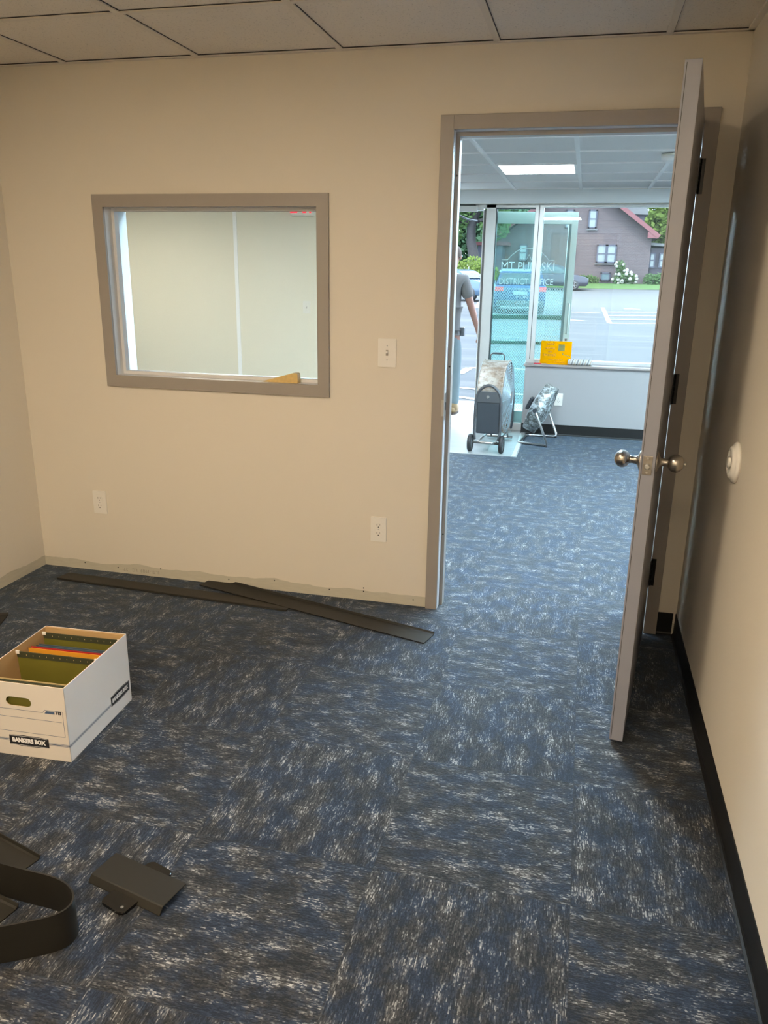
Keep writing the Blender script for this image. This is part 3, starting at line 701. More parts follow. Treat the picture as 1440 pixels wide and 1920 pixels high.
# ------------------------------------------------------------------ big drum fan
t = thing('drum_fan', 'large wheeled drum fan with steel casing standing on the entry vinyl', 'fan', (-.098, 3.68, .004), math.radians(-5))
R, HWd, cz = .325, .128, .452
bm = nb(); lathe(bm, [(R-.012, -HWd), (R, -HWd), (R+.008, -HWd+.006), (R, -HWd+.016), (R, HWd-.016), (R+.008, HWd-.006), (R, HWd), (R-.012, HWd), (R-.012, -HWd)], 'x', (0, 0, cz), 56); obj('drum', bm, 'drum', t)
for sgn in (-1, 1):
    b = nb(); x = sgn*(HWd+.003)
    for k in range(1, 15):
        r = R*k/14.5; bulge = .035*math.cos(r/R*PI/2)
        tube(b, [(x+sgn*bulge, r*math.cos(a*2*PI/40), cz+r*math.sin(a*2*PI/40)) for a in range(40)], .0028, 5, True)
    for k in range(16):
        a = 2*PI*k/16
        tube(b, [(x+sgn*.035*math.cos(q*PI/2), R*.98*q*math.cos(a), cz+R*.98*q*math.sin(a)) for q in (.06, .35, .65, 1)], .003, 5)
    g_ = obj('grille', b, 'grille', t)
    b = nb(); lathe(b, [(.002, sgn*.045), (.05, sgn*.043), (.055, sgn*.034)], 'x', (sgn*(HWd-.003), 0, cz), 24); obj('badge', b, 'steel', g_)
bm = nb(); lathe(bm, [(.06, -.09), (.075, -.07), (.075, .05), (.04, .07)], 'x', (0, 0, cz), 24); obj('motor', bm, 'fan_grey', t)
for k in range(4):
    b = nb(); a = PI/2*k+.3; pts = []
    for q in range(6):
        rr = .075+(R-.10)*q/5
        for w_, dx in ((-.34, -.03), (.34, .03)): pts.append((dx, rr*math.cos(a+w_), cz+rr*math.sin(a+w_)))
    vs = [b.verts.new(p) for p in pts]
    for q in range(5): b.faces.new([vs[2*q], vs[2*q+1], vs[2*q+3], vs[2*q+2]])
    bmesh.ops.solidify(b, geom=b.faces[:], thickness=.002); obj('blade', b, 'steel', t)
# near side arch frame
yA = -.335
pts = [(-.118, yA-.02, .11), (-.128, yA, .15)]+[(-.13, yA-.005, .2), (-.13, yA-.005, .40)]+[(x, yA-.005, z) for x, z in [(-.13*math.cos(math.radians(q)), .43+.16*math.sin(math.radians(q))) for q in range(10, 175, 15)]]+[(.13, yA-.005, .40), (.13, yA-.005, .2), (.128, yA, .15), (.118, yA-.02, .11)]
bm = nb(); tube(bm, pts, .0135, 12); obj('arch_tube', bm, 'fan_grey', t)
pts2 = [(x, -y, z) for x, y, z in pts]
bm = nb(); tube(bm, pts2, .0135, 12); obj('arch_tube', bm, 'fan_grey', t)
bm = nb(); box(bm, -.115, .115, yA-.012, yA+.01, .44, .535, .004); sp_ = obj('switch_panel', bm, 'fan_grey', t)
bm = nb(); lathe(bm, [(.014, yA-.022), (.014, yA-.012)], 'y', (-.005, 0, .49), 16); obj('knob', bm, 'steel', sp_)
bm = nb(); box(bm, -.115, .115, yA-.004, yA+.03, .16, .44, .012); obj('lower_housing', bm, 'fan_dark', t)
bm = nb(); 
for y in (yA-.03, .30): tube(bm, [(-.135, y, .085), (.135, y, .085)], .011, 10)
for x in (-.09, .09): tube(bm, [(x, yA-.03, .085), (x, .30, .085)], .010, 10)
tube(bm, [(-.14, .36, .02), (.14, .36, .02)], .013, 10); tube(bm, [(-.09, .30, .085), (-.09, .36, .02)], .01, 8); tube(bm, [(.09, .30, .085), (.09, .36, .02)], .01, 8)
obj('base_frame', bm, 'steel', t)
for x in (-.158, .158):
    b = nb(); lathe(b, [(.052, -.017), (.072, -.019), (.078, -.010), (.078, .010), (.072, .019), (.052, .017), (.052, -.017)], 'x', (x, yA-.03, .078), 32); wh = obj('wheel', b, 'tire', t)
    b = nb(); lathe(b, [(.012, -.021), (.015, -.012), (.052, -.015), (.052, .015), (.015, .012), (.012, .021)], 'x', (x, yA-.03, .078), 28); obj('hub', b, 'rim', wh)
bm = nb(); 
tube(bm, [(-.07, 0, cz+R), (-.07, 0, cz+R+.045), (-.05, 0, cz+R+.06), (.05, 0, cz+R+.06), (.07, 0, cz+R+.045), (.07, 0, cz+R)], .006, 8); obj('carry_handle', bm, 'fan_grey', t)
bm = nb(); box(bm, -.045, .045, -.012, .012, cz+R+.052, cz+R+.07, .004); obj('grip', bm, 'fan_dark', t)
for o in [q for q in SC.objects if q.parent == t or (q.parent and q.parent.parent == t)]: pass
t.scale = (.86, .88, .97)

# ------------------------------------------------------------------ small floor fan
t = thing('floor_fan', 'small tilted floor fan with paint spattered steel cage by the low wall', 'fan', (.285, 4.0, 0), math.radians(-8))
cage = bpy.data.objects.new('cage', None)
tl = Matrix.Translation((0.005, .0, .305)) @ Matrix.Rotation(math.radians(24), 4, 'Y')
R2 = .225
bm = nb()
lathe(bm, [(R2-.002, -.052), (R2+.004, -.052), (R2+.004, .052), (R2-.002, .052), (R2-.002, -.052)], 'x', seg=48)
bmesh.ops.transform(bm, matrix=tl, verts=bm.verts); obj('drum_band', bm, 'spatter', t)
for sgn in (-1, 1):
    b = nb()
    for k in range(1, 13):
        r = R2*k/12; x = sgn*(.055+.03*math.cos(r/R2*PI/2))
        tube(b, [(x, r*math.cos(a*2*PI/32), r*math.sin(a*2*PI/32)) for a in range(32)], .0022, 5, True)
    for k in range(12):
        a = 2*PI*k/12
        tube(b, [(sgn*(.055+.03*math.cos(q*PI/2)), R2*q*math.cos(a), R2*q*math.sin(a)) for q in (.05, .35, .65, 1)], .0025, 5)
    bmesh.ops.transform(b, matrix=tl, verts=b.verts); obj('grille', b, 'spatter', t)
b = nb(); lathe(b, [(.03, -.05), (.05, -.04), (.05, .02), (.03, .03)], 'x', seg=20); bmesh.ops.transform(b, matrix=tl, verts=b.verts); obj('motor', b, 'spatter', t)
for k in range(3):
    b = nb(); a = 2*PI/3*k+.5; vs = []
    for q in range(5):
        rr = .05+.155*q/4
        for w_, dx in ((-.5, -.02), (.5, .02)): vs.append(b.verts.new((dx, rr*math.cos(a+w_), rr*math.sin(a+w_))))
    for q in range(4): b.faces.new([vs[2*q], vs[2*q+1], vs[2*q+3], vs[2*q+2]])
    bmesh.ops.solidify(b, geom=b.faces[:], thickness=.002); bmesh.ops.transform(b, matrix=tl, verts=b.verts); obj('blade', b, 'steel', t)
b = nb(); box(b, -.125, -.095, -.045, .045, -.06, .05, .006); bmesh.ops.transform(b, matrix=tl, verts=b.verts); obj('switch_box', b, 'fan_dark', t)
b = nb(); ys_ = .243
tube(b, [(-.01, -ys_, .325), (.02, -ys_-.004, .28), (.125, -ys_, .035), (.12, -ys_+.01, .015), (.10, -ys_+.02, .012),
         (-.12, -ys_+.05, .012), (-.145, -ys_+.08, .012), (-.145, ys_-.08, .012), (-.12, ys_-.05, .012), (.10, ys_-.02, .012), (.12, ys_-.01, .015), (.125, ys_, .035), (.02, ys_+.004, .28), (-.01, ys_, .325)], .011, 10)
obj('stand', b, 'steel', t)
for s_ in (-1, 1):
    obj('pivot_knob', lathe(nb(), [(.016, s_*.222), (.018, s_*.262)], 'y', (0, 0, .322), 14), 'fan_dark', t)
    obj('foot', lathe(nb(), [(.013, .0), (.013, .016)], 'z', (.118, s_*(ys_-.008), 0), 12), 'tire', t)

# ------------------------------------------------------------------ vinyl strips on the office floor
def vstrip(bm, L, w=.1, th=.0032, toe_up=.012, flat=False):
    """a flat length of cove base: body in x 0..L, y 0..w, toe curled up on the far long edge"""
    prof = [(0, 0), (w, 0), (w+.006, .003), (w+.010, toe_up), (w+.0075, toe_up), (w+.004, .0055), (w-.001, th), (0, th)]
    if flat: prof = [(0, 0), (.004, .0035), (w, .0005), (w, .0035), (.004, .0095), (-.001, .009), (-.003, .002)]
    A = [bm.verts.new((0, y, z)) for y, z in prof]; B = [bm.verts.new((L, y, z)) for y, z in prof]
    bm.faces.new(A); bm.faces.new(B[::-1])
    for i in range(len(prof)): j = (i+1) % len(prof); bm.faces.new([A[i], B[i], B[j], A[j]])
def strip_between(label, a, b, w, z=.0005, tilt=0.0, group=None, flat=False):
    a, b = Vector(a), Vector(b); L = (b-a).length
    bm_ = nb(); vstrip(bm_, L, w, flat=flat)
    o = obj('cove_base_strip', bm_, 'base_brown', None, (a.x, a.y, z), (0, -tilt, math.atan2(b.y-a.y, b.x-a.x)))
    return tag(o, label, 'baseboard strip', group)
strip_between('long black vinyl strip lying flat along the wall, its right end under the other strip', (-1.839, -.168), (-.605, -.224), .092, flat=True)
strip_between('long black vinyl strip lying aslant across the other and pointing to the doorway', (-1.117, -.062), (.066, -.378), .094, .0085, -.0055)
o = strip_between('short end of a black vinyl strip at the left edge of the photo below the corner', (-2.0, -.80), (-1.745, -.705), .11)
# small offcut over a phone
bm = nb()
prof = [(0, 0), (.0, .002), (.012, .016), (.016, .0175), (.098, .0185), (.098, .0155), (.016, .0145), (.004, .0)]
A = [bm.verts.new((0, y, z)) for y, z in prof]; B = [bm.verts.new((.236, y, z)) for y, z in prof]
bm.faces.new(A); bm.faces.new(B[::-1])
for i in range(len(prof)): j = (i+1) % len(prof); bm.faces.new([A[i], B[i], B[j], A[j]])
v0 = Vector((-.502, -1.931)); v1 = Vector((-.274, -1.985))
tag(obj('cove_base_strip', bm, 'base_brown', None, (v0.x, v0.y, .0005), (0, 0, math.atan2(v1.y-v0.y, v1.x-v0.x))), 'short black vinyl offcut lying on a dark glossy phone in the foreground', 'baseboard strip')
ph = thing('smartphone', 'dark glossy smartphone mostly covered by the short vinyl offcut', 'phone', (-.371, -1.925, .001), math.radians(-18))
bm = nb(); prism(bm, rrect(-.040, .040, -.078, .090, .012, 5), 0, .0085, 'z'); bmesh.ops.bevel(bm, geom=[e for e in bm.edges if abs(e.verts[0].co.z-e.verts[1].co.z) < 1e-6], offset=.002, segments=2, affect='EDGES'); obj('case', bm, 'phone', ph)
bm = nb(); lathe(bm, [(.004, .0082), (.004, .0092)], 'z', (.022, -.062, 0), 12); obj('camera_lens', bm, 'steel', ph)
# standing coil of vinyl base
def ribbon(name, path, z0, z1, th, label, mat='base_brown'):
    b = nb(); n = len(path); P_ = [Vector((x, y, 0)) for x, y in path]; L_, R_ = [], []
    for i, p in enumerate(P_):
        d = (P_[min(i+1, n-1)]-P_[max(i-1, 0)]).normalized(); nn = Vector((-d.y, d.x, 0))*th/2
        L_.append([b.verts.new(p+nn+Vector((0, 0, z0))), b.verts.new(p+nn+Vector((0, 0, z1)))])
        R_.append([b.verts.new(p-nn+Vector((0, 0, z0))), b.verts.new(p-nn+Vector((0, 0, z1)))])
    for i in range(n-1):
        for q in ([L_[i][0], L_[i+1][0], L_[i+1][1], L_[i][1]], [R_[i][0], R_[i][1], R_[i+1][1], R_[i+1][0]],
                  [L_[i][1], L_[i+1][1], R_[i+1][1], R_[i][1]], [L_[i][0], R_[i][0], R_[i+1][0], L_[i+1][0]]):
            f = b.faces.new(q); f.smooth = True
    b.faces.new([L_[0][0], L_[0][1], R_[0][1], R_[0][0]]); b.faces.new([L_[-1][0], R_[-1][0], R_[-1][1], L_[-1][1]])
    o = obj(name, b, mat); es = o.modifiers.new('edge', 'EDGE_SPLIT'); es.split_angle = math.radians(40)
    return tag(o, label, 'baseboard strip')
def smooth(pts, k=3):
    for _ in range(k):
        q = [pts[0]]
        for a, b in zip(pts, pts[1:]): q += [(a[0]*.75+b[0]*.25, a[1]*.75+b[1]*.25), (a[0]*.25+b[0]*.75, a[1]*.25+b[1]*.75)]
        pts = q+[pts[-1]]
    return pts
ribbon('cove_base_coil', smooth([(-1.15, -1.93), (-.80, -2.015), (-.62, -2.028), (-.50, -2.030), (-.435, -2.065), (-.425, -2.115), (-.47, -2.155), (-.62, -2.235), (-.9, -2.36)]), .001, .101, .0042,
       'black vinyl base coil standing on edge in the near left corner of the photo')
strip_between('flat black vinyl strip running behind the standing coil at the left edge', (-1.10, -1.87), (-.70, -1.985), .092)
strip_between('small black vinyl offcut lying inside the bend of the standing coil', (-.80, -2.062), (-.628, -2.100), .045)

# ------------------------------------------------------------------ archive box
bx = thing('file_box', 'white cardboard file box holding folders, on the carpet at the left', 'storage box', (-.851, -1.492, .001), math.radians(3))
BW, BD, BH, th = .312, .392, .261, .004    # local: x from -BW to 0, y 0..BD
def hole_panel(b, x0, x1, z0, z1, cx, cz_, hw, hh, y0, y1):
    """upright panel with an oval hand hole"""
    outer = [(x0, z0), (x1, z0), (x1, z1), (x0, z1)]
    inner = arc(cx+hw-hh, cz_, hh, -90, 90, 8)+arc(cx-hw+hh, cz_, hh, 90, 270, 8)
    for y in (y0, y1):
        ov = [b.verts.new((x, y, z)) for x, z in outer]; iv = [b.verts.new((x, y, z)) for x, z in inner]
        es = [b.edges.new((ov[i], ov[(i+1) % 4])) for i in range(4)]+[b.edges.new((iv[i], iv[(i+1) % len(iv)])) for i in range(len(iv))]
        bmesh.ops.triangle_fill(b, edges=es, use_beauty=True)
        if y == y0: o0, i0 = ov, iv
    for A_, B_ in ((o0, ov), (i0, iv)):
        for i in range(len(A_)): j = (i+1) % len(A_); b.faces.new([A_[i], A_[j], B_[j], B_[i]])
bm = nb(); hole_panel(bm, -BW, 0, 0, BH, -BW/2-.005, .196, .044, .016, 0, th/2); fp = obj('front_panel', bm, 'card_front', bx)
bm = nb(); hole_panel(bm, -BW+.002, -.002, .002, BH-.0005, -BW/2-.005, .196, .0442, .0162, th/2, th); obj('inner_lining', bm, 'kraft', fp)
bm = nb(); box(bm, -.002, 0, 0.0, BD, 0, BH); sp2 = obj('side_panel', bm, 'card_white', bx)
bm = nb(); box(bm, -.004, -.002, .004, BD-.004, .002, BH-.0005); obj('inner_lining', bm, 'kraft', sp2)
bm = nb(); box(bm, -BW, -BW+.002, 0, BD, 0, BH); sp3 = obj('side_panel', bm, 'card_white', bx)
bm = nb(); box(bm, -BW+.002, -BW+.004, .004, BD-.004, .002, BH-.0005); obj('inner_lining', bm, 'kraft', sp3)
bm = nb(); box(bm, -BW, 0, BD-.002, BD, 0, BH); bp_ = obj('back_panel', bm, 'card_white', bx)
bm = nb(); box(bm, -BW+.002, -.002, BD-.012, BD-.002, .002, BH-.0005); obj('inner_lining', bm, 'kraft', bp_)
bm = nb(); box(bm, -BW+.004, -.004, .004, BD-.012, .001, .004); obj('bottom_panel', bm, 'kraft', bx)
# printing: front
def logo(b_bad, cx, cz_, w, h, m_):
    poly = [(-w/2, -h*.42), (-w/2, h*.42)]+[(w*(-.5+i/8), h*(.5 if i == 4 else .42+.10*math.sin(PI*i/8))) for i in range(1, 8)]+[(w/2, h*.42), (w/2, -h*.42)]+[(w*(.5-i/8), -h*(.42+.10*math.sin(PI*i/8))) for i in range(1, 8)]
    prism(b_bad, [(cx+x, cz_+z) for x, z in poly], 0, .0005, 'z', m_)
def fit_text(txt, x0, x1, z, size, m_, ext=.0003, off=.001):
    b = text_bm(txt, size, ext, None, 'LEFT', offset=off)
    xs_ = [v.co.x for v in b.verts]; a, c = min(xs_), max(xs_)
    for v in b.verts: v.co.x = x0+(v.co.x-a)/(c-a)*(x1-x0); v.co.y += z
    bmesh.ops.transform(b, matrix=m_, verts=b.verts); return b
mf = frame_m((0, -.0003, 0), (1, 0, 0), (0, 0, 1)); mf = mf @ Matrix.Translation((0, 0, -.0003))
ms = frame_m((.0003, 0, 0), (0, 1, 0), (0, 0, 1)) @ Matrix.Translation((0, 0, -.0003))
def lines(b, segs, m_, w=.0012):
    for x0, z0, x1, z1 in segs:
        d = Vector((x1-x0, z1-z0)); L = d.length; nn = Vector((-d.y, d.x))/L*w/2
        prism(b, [(x0-nn.x, z0-nn.y), (x1-nn.x, z1-nn.y), (x1+nn.x, z1+nn.y), (x0+nn.x, z0+nn.y)], 0, .0004, 'z', m_)
bm = nb(); lines(bm, [(-.30, .168, -.080, .168), (-.080, .168, -.074, .178), (-.074, .178, -.012, .178), (-.012, .178, -.012, .088), (-.012, .088, -.30, .088), (-.30, .140, -.018, .140), (-.30, .114, -.018, .114) if 0 else (-.30, .1395, -.29, .1395)], mf, .001)
obj('printed_form', bm, 'dark_blue_print', fp)
bm = nb(); lines(bm, [(-.30, .0565, 0, .0565)], mf, .0024); lines(bm, [(-.30, .0605, 0, .0605), (-.30, .0525, 0, .0525)], mf, .0008)
obj('printed_stripe', bm, 'dark_blue_print', fp)
bm = nb(); prism(bm, [(-.074, .166), (-.068, .175), (-.040, .175), (-.040, .166)], 0, .0005, 'z', mf); obj('printed_tab', bm, 'dark_blue_print', fp)
obj('lettering', fit_text('713', -.036, -.016, .171, .013, mf), 'black_print', fp)
bm = nb(); logo(bm, -.141, .0565, .138, .038, mf); obj('logo_badge', bm, 'black_print', fp)
b = fit_text('BANKERS BOX', -.200, -.083, .0565, .021, mf @ Matrix.Translation((0, 0, .0006)), off=.0012)
lines(b, [(-.205, .0415, -.141, .0395), (-.141, .0395, -.077, .0415), (-.205, .0715, -.141, .0735), (-.141, .0735, -.077, .0715)], mf @ Matrix.Translation((0, 0, .0004)), .0008)
obj('lettering', b, 'card_white', fp)
# printing: side
bm = nb(); lines(bm, [(0, .0565, .252, .0565)], ms, .0024); lines(bm, [(0, .0605, .252, .0605), (0, .0525, .252, .0525)], ms, .0008); obj('printed_stripe', bm, 'dark_blue_print', sp2)
bm = nb(); logo(bm, .318, .066, .125, .042, ms); obj('logo_badge', bm, 'black_print', sp2)
b = fit_text('BANKERS BOX', .264, .372, .066, .020, ms @ Matrix.Translation((0, 0, .0006)), off=.0012)
lines(b, [(.26, .0485, .318, .0465), (.318, .0465, .376, .0485), (.26, .0835, .318, .0855), (.318, .0855, .376, .0835)], ms @ Matrix.Translation((0, 0, .0004)), .0008)
obj('lettering', b, 'card_white', sp2)
# contents (things of their own)
def bl(x, y, z):    # box-local to world
    a = math.radians(3); return Vector((-.851+x*math.cos(a)-y*math.sin(a), -1.492+x*math.sin(a)+y*math.cos(a), .001+z))
def folder(name, label, y, mat, z0, z1, x0=-BW+.008, x1=-.008, lean=0.0, th_=.0012, hooks=False, group=None, strip=None, tabs=None):
    t_ = thing(name, label, 'folder', bl(0, y, 0), math.radians(3), group)
    rm = Matrix.Translation((0, 0, z0)) @ Matrix.Rotation(lean, 4, 'X') @ Matrix.Translation((0, 0, -z0))
    b = nb(); box(b, x0, x1, -th_, 0, z0, z1-(.022 if strip else 0), 0, 0, rm); box(b, x0, x1, .001, .001+th_, z0, z1-.008, 0, 0, rm); obj('leaf', b, mat, t_)
    if strip:
        b = nb(); box(b, x0, x1, -th_-.001, .001, z1-.022, z1, 0, 0, rm)
        for k in range(10): box(b, x0+.035+k*.025, x0+.0365+k*.025, -th_-.0013, -th_-.001, z1-.013, z1-.009, 0, 1, rm)
        obj('top_edge', b, [strip, 'manila'], t_)
    if hooks:
        for xa, s_ in ((x0, -1), (x1, 1)):
            xb = xa+s_*.0035; xc = xa-s_*.010
            obj('hook', box(nb(), min(xb, xc), max(xb, xc), -.003, .002, z1-.009, z1+.002, .0005, 0, rm), 'paper', t_)
    return t_
folder('hanging_folder', 'dark green hanging folder at the very back of the file box', .362, 'olive', .012, .250, hooks=True, strip='olive_dark')
folder('hanging_folder', 'olive hanging folder hanging across the middle of the file box', .222, 'olive', .012, .252, hooks=True, strip='olive_dark', lean=.05)
folder('folder', 'slate blue folder in the file box behind the red one', .312, 'f_blue', .008, .232, -BW+.02, -.03, .06)
folder('folder', 'second slate blue folder touching the back of the box contents', .334, 'f_blue', .008, .226, -BW+.016, -.03, .06)
folder('folder', 'dark red folder between the blue and the orange folders', .296, 'f_red', .008, .237, -BW+.014, -.022, .07)
folder('folder', 'orange folder in front of the red folder in the file box', .283, 'f_orange', .008, .236, -BW+.01, -.02, .06)
folder('folder', 'cream manila folder near the front of the file box', .054, 'manila', .008, .252, -BW+.06, -.012, .06)
folder('folder', 'white paper sheaf standing before the cream folder in the box', .043, 'paper', .008, .248, -BW+.06, -.12, .05)
folder('hanging_folder', 'dark green hanging folder just behind the hand hole of the file box', .014, 'olive', .012, .258, strip='olive_dark')
folder('hanging_folder', 'dark green folder pressed between the front hanging folder and the white paper', .025, 'olive', .012, .255, strip='olive_dark')

# ------------------------------------------------------------------ outdoors
def gz(y):
    for (a, za), (b, zb) in zip(GP, GP[1:]):
        if y <= b: return za+(zb-za)*(y-a)/(b-a)
    return GP[-1][1]
GP = [(6.4, -.12), (26, -.09), (40, .04), (54.6, .235), (56.6, .34), (60, .62), (90, .9), (160, 1.2)]
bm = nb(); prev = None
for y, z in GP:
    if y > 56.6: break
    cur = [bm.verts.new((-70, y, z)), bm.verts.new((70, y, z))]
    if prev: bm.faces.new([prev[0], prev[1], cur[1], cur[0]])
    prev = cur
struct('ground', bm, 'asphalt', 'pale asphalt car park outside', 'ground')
bm = nb(); box(bm, -30, 30, YF+.22, 6.4, -.4, -.045); struct('pavement', bm, 'sidewalk', 'pale concrete walk outside the entrance', 'pavement')
bm = nb(); prev = None
for y, z in GP[4:]:
    cur = [bm.verts.new((-120, y, z+.03)), bm.verts.new((120, y, z+.03))]
    if prev: bm.faces.new([prev[0], prev[1], cur[1], cur[0]])
    prev = cur
lw = obj('lawn', bm, 'grass'); tag(lw, 'strip of green lawn in front of the brick house', 'lawn', None, 'structure')
def gpt(x, y):          # pixel onto the car park surface
    Y = 10.0
    for _ in range(60):
        p = at(x, y, Y); d = (p-CAM); z = gz(Y)
        t_ = (z-CAM.z)/d.z; Y = CAM.y+d.y*t_
        Y = min(max(Y, 6.45), 56)
    return at(x, y, Y)
bm = nb()
def stripe(x0, y0, x1, y1, w):
    a, b = gpt(x0, y0), gpt(x1, y1); d = (b-a); d.z = 0; d.normalize(); nn = Vector((-d.y, d.x, 0))*w/2
    n = 6; prev = None
    for i in range(n+1):
        p = a.lerp(b, i/n); z = gz(p.y)+.006
        cur = [bm.verts.new((p.x-nn.x, p.y-nn.y, z)), bm.verts.new((p.x+nn.x, p.y+nn.y, z))]
        if prev: bm.faces.new([prev[0], prev[1], cur[1], cur[0]])
        prev = cur
stripe(1130, 577, 1143, 606, .16); stripe(1143, 606.5, 1262, 606.5, .35); stripe(1140, 599, 1262, 600, .28); stripe(1136, 592, 1262, 593, .35); stripe(1133, 585, 1262, 586, .4)
stripe(1070, 585, 1125, 587, .3); stripe(1068, 600, 1095, 602, .3); stripe(1170, 579, 1200, 580, .5)
stripe(880, 690, 912, 691, .14); stripe(880, 690, 862, 701, .14); stripe(848, 726, 912, 732, .12); stripe(842, 742, 912, 752, .12); stripe(965, 692, 985, 693, .12); stripe(952, 738, 985, 741, .12)
stripe(905, 563, 895, 577, .3)
mk = obj('ground_markings', bm, 'line_paint'); tag(mk, 'white painted parking lines on the asphalt', 'road markings', None, 'structure')

# brick house
HY = 62.0
def hp(x, y, Y=HY): return at(x, y, Y)
house = thing('brick_house', 'mauve brick gable house with red roof trim across the car park', 'house', (0, HY, 0))
def HP(x, y, d=0.0):
    p = at(x, y, HY); return (p.x, p.z)
bl_, br_ = HP(928, 545), HP(1213, 533)
lt, rte, apex = HP(928, 447), HP(1215, 440), HP(1092, 336)
gzv = .6
bm = nb(); prism(bm, [(bl_[0], gzv-.6), (br_[0], gzv-.6), (br_[0], rte[1]), (apex[0], apex[1]), HP(1005, 397), (bl_[0], lt[1])], 0, 9, 'y'); hw_ = obj('wall', bm, 'brick', house)
bm = nb()
def slab(b, p, q, th_, y0, y1, mat_i=0):
    d = Vector((q[0]-p[0], q[1]-p[1])).normalized(); nn = Vector((-d.y, d.x))*th_
    prism(b, [(p[0], p[1]), (q[0], q[1]), (q[0]+nn.x, q[1]+nn.y), (p[0]+nn.x, p[1]+nn.y)], y0, y1, 'y')
e1, e2 = HP(1232, 448), HP(925, 449)
slab(bm, apex, e1, .28, -.7, 9.3); slab(bm, HP(1005, 397), apex, .28, -.7, 9.3); slab(bm, e2, HP(1005, 397), .28, -.7, 9.3); obj('roof', bm, 'roof_grey', house)
bm = nb(); slab(bm, apex, e1, .30, -.78, -.7); slab(bm, HP(1005, 397), apex, .30, -.78, -.7); slab(bm, e2, HP(1005, 397), .30, -.78, -.7)
s0 = HP(1213, 447); prism(bm, [(s0[0], s0[1]), e1, (e1[0], e1[1]+.12), (s0[0], s0[1]+.45)], -.76, -.2, 'y'); obj('roof_trim', bm, 'roof_red', house)
def hwin(x0, y0, x1, y1, n=1, sash=True, mat_='win_pane', d=-.08, parent=None, tr=.10):
    a, c = HP(x0, y1), HP(x1, y0); b = nb()
    w_ = (c[0]-a[0])/n
    for k in range(n):
        X0_, X1_ = a[0]+k*w_, a[0]+(k+1)*w_
        box(b, X0_, X0_+tr, d-.06, 0, a[1], c[1]); box(b, X1_-tr, X1_, d-.06, 0, a[1], c[1]); box(b, X0_, X1_, d-.06, 0, c[1]-tr, c[1]); box(b, X0_, X1_, d-.06, 0, a[1], a[1]+tr)
        if sash: box(b, X0_+tr, X1_-tr, d-.04, 0, (a[1]+c[1])/2-.035, (a[1]+c[1])/2+.035)
    f = obj('window', b, 'win_trim', house)
    b = nb(); box(b, a[0]+tr*.9, c[0]-tr*.9, d, -.005, a[1]+tr*.9, c[1]-tr*.9); obj('pane', b, mat_, f)
    return f
hwin(1117, 459, 1157, 493, 2); hwin(1102, 393, 1121, 428); hwin(1059, 393, 1078, 428); hwin(1125, 511, 1145, 526, 1, False, 'curtain_dark')
hwin(972, 458, 990, 489); hwin(1070, 458, 1081, 487, 1, False, 'curtain_dark')
for x0, x1, y in ((1115, 1156, 494), (1100, 1121, 429.5)):
    a, c = HP(x0, y), HP(x1, y); obj('sill', box(nb(), a[0], c[0], -.14, 0, a[1]-.08, a[1]), 'roof_grey', house)
# dormer and further roof
a, c = HP(1178, 425), HP(1212, 400)
bm = nb(); box(bm, a[0], c[0], 1.5, 6, a[1]-1.2, c[1]); obj('dormer', bm, 'purple', house)
a, c = HP(1160, 399), HP(1226, 380); bm = nb(); prism(bm, [(a[0]-1.2, a[1]+.8), (a[0], a[1]), (c[0]-.2, a[1]-.05), (c[0]-.6, c[1]+.6), (a[0]-.4, c[1]+.6)], 1.2, 6.5, 'y'); obj('dormer_roof', bm, 'roof_grey', house)
# right porch
a, c = HP(1215, 530), HP(1268, 465)
bm = nb(); box(bm, a[0], c[0]+1, .6, 5, 0, c[1]); obj('porch_wall', bm, 'purple', house)
bm = nb(); p0, p1 = HP(1214, 459), HP(1275, 467); prism(bm, [(p0[0], p0[1]), (p1[0]+1, p1[1]), (p1[0]+1, p1[1]+.2), (p0[0], p0[1]+.2)], .2, 5.2, 'y'); obj('porch_roof', bm, 'roof_grey', house)
for xa, xb in ((1217, 1231), (1235, 1249)):
    a, c = HP(xa, 502), HP(xb, 474); b = nb(); ring(b, a[0], c[0], a[1], c[1], .09, .45, .6); box(b, a[0], c[0], .48, .6, (a[1]+c[1])/2-.04, (a[1]+c[1])/2+.04); f = obj('window', b, 'win_trim', house)
    b = nb(); box(b, a[0]+.08, c[0]-.08, .52, .59, a[1]+.08, c[1]-.08); obj('pane', b, 'win_pane', f)
# left porch
a, c = HP(900, 520), HP(948, 462)
bm = nb(); box(bm, a[0], c[0], -2.2, 0, 0, c[1]); obj('porch_wall', bm, 'win_trim', house)
bm = nb(); box(bm, a[0]-.4, c[0]+.4, -2.6, 0, c[1], c[1]+.25); obj('porch_roof', bm, 'roof_red', house)

# plants
def leaf_cloud(blobs, n, size, flat=.5, seed=1):
    rnd = random.Random(seed); b = nb(); tot = sum(r[1]*r[1] for r in blobs)
    for c, r, sz in [(Vector(q[0]), q[1], q[2] if len(q) > 2 else 1.0) for q in blobs]:
        for _ in range(int(n*r*r/tot)):
            v = Vector((rnd.gauss(0, 1), rnd.gauss(0, 1), rnd.gauss(0, 1))).normalized()*r*(rnd.random()**.35)
            v.z *= sz; p = c+v
            a = Vector((rnd.gauss(0, 1), rnd.gauss(0, 1), rnd.gauss(0, flat))).normalized()*size*rnd.uniform(.6, 1.3)
            d = a.cross(Vector((rnd.gauss(0, 1), rnd.gauss(0, 1), rnd.gauss(0, 1)))).normalized()*size*rnd.uniform(.4, .8)
            b.faces.new([b.verts.new(p-a), b.verts.new(p+d), b.verts.new(p+a), b.verts.new(p-d)])
    return b
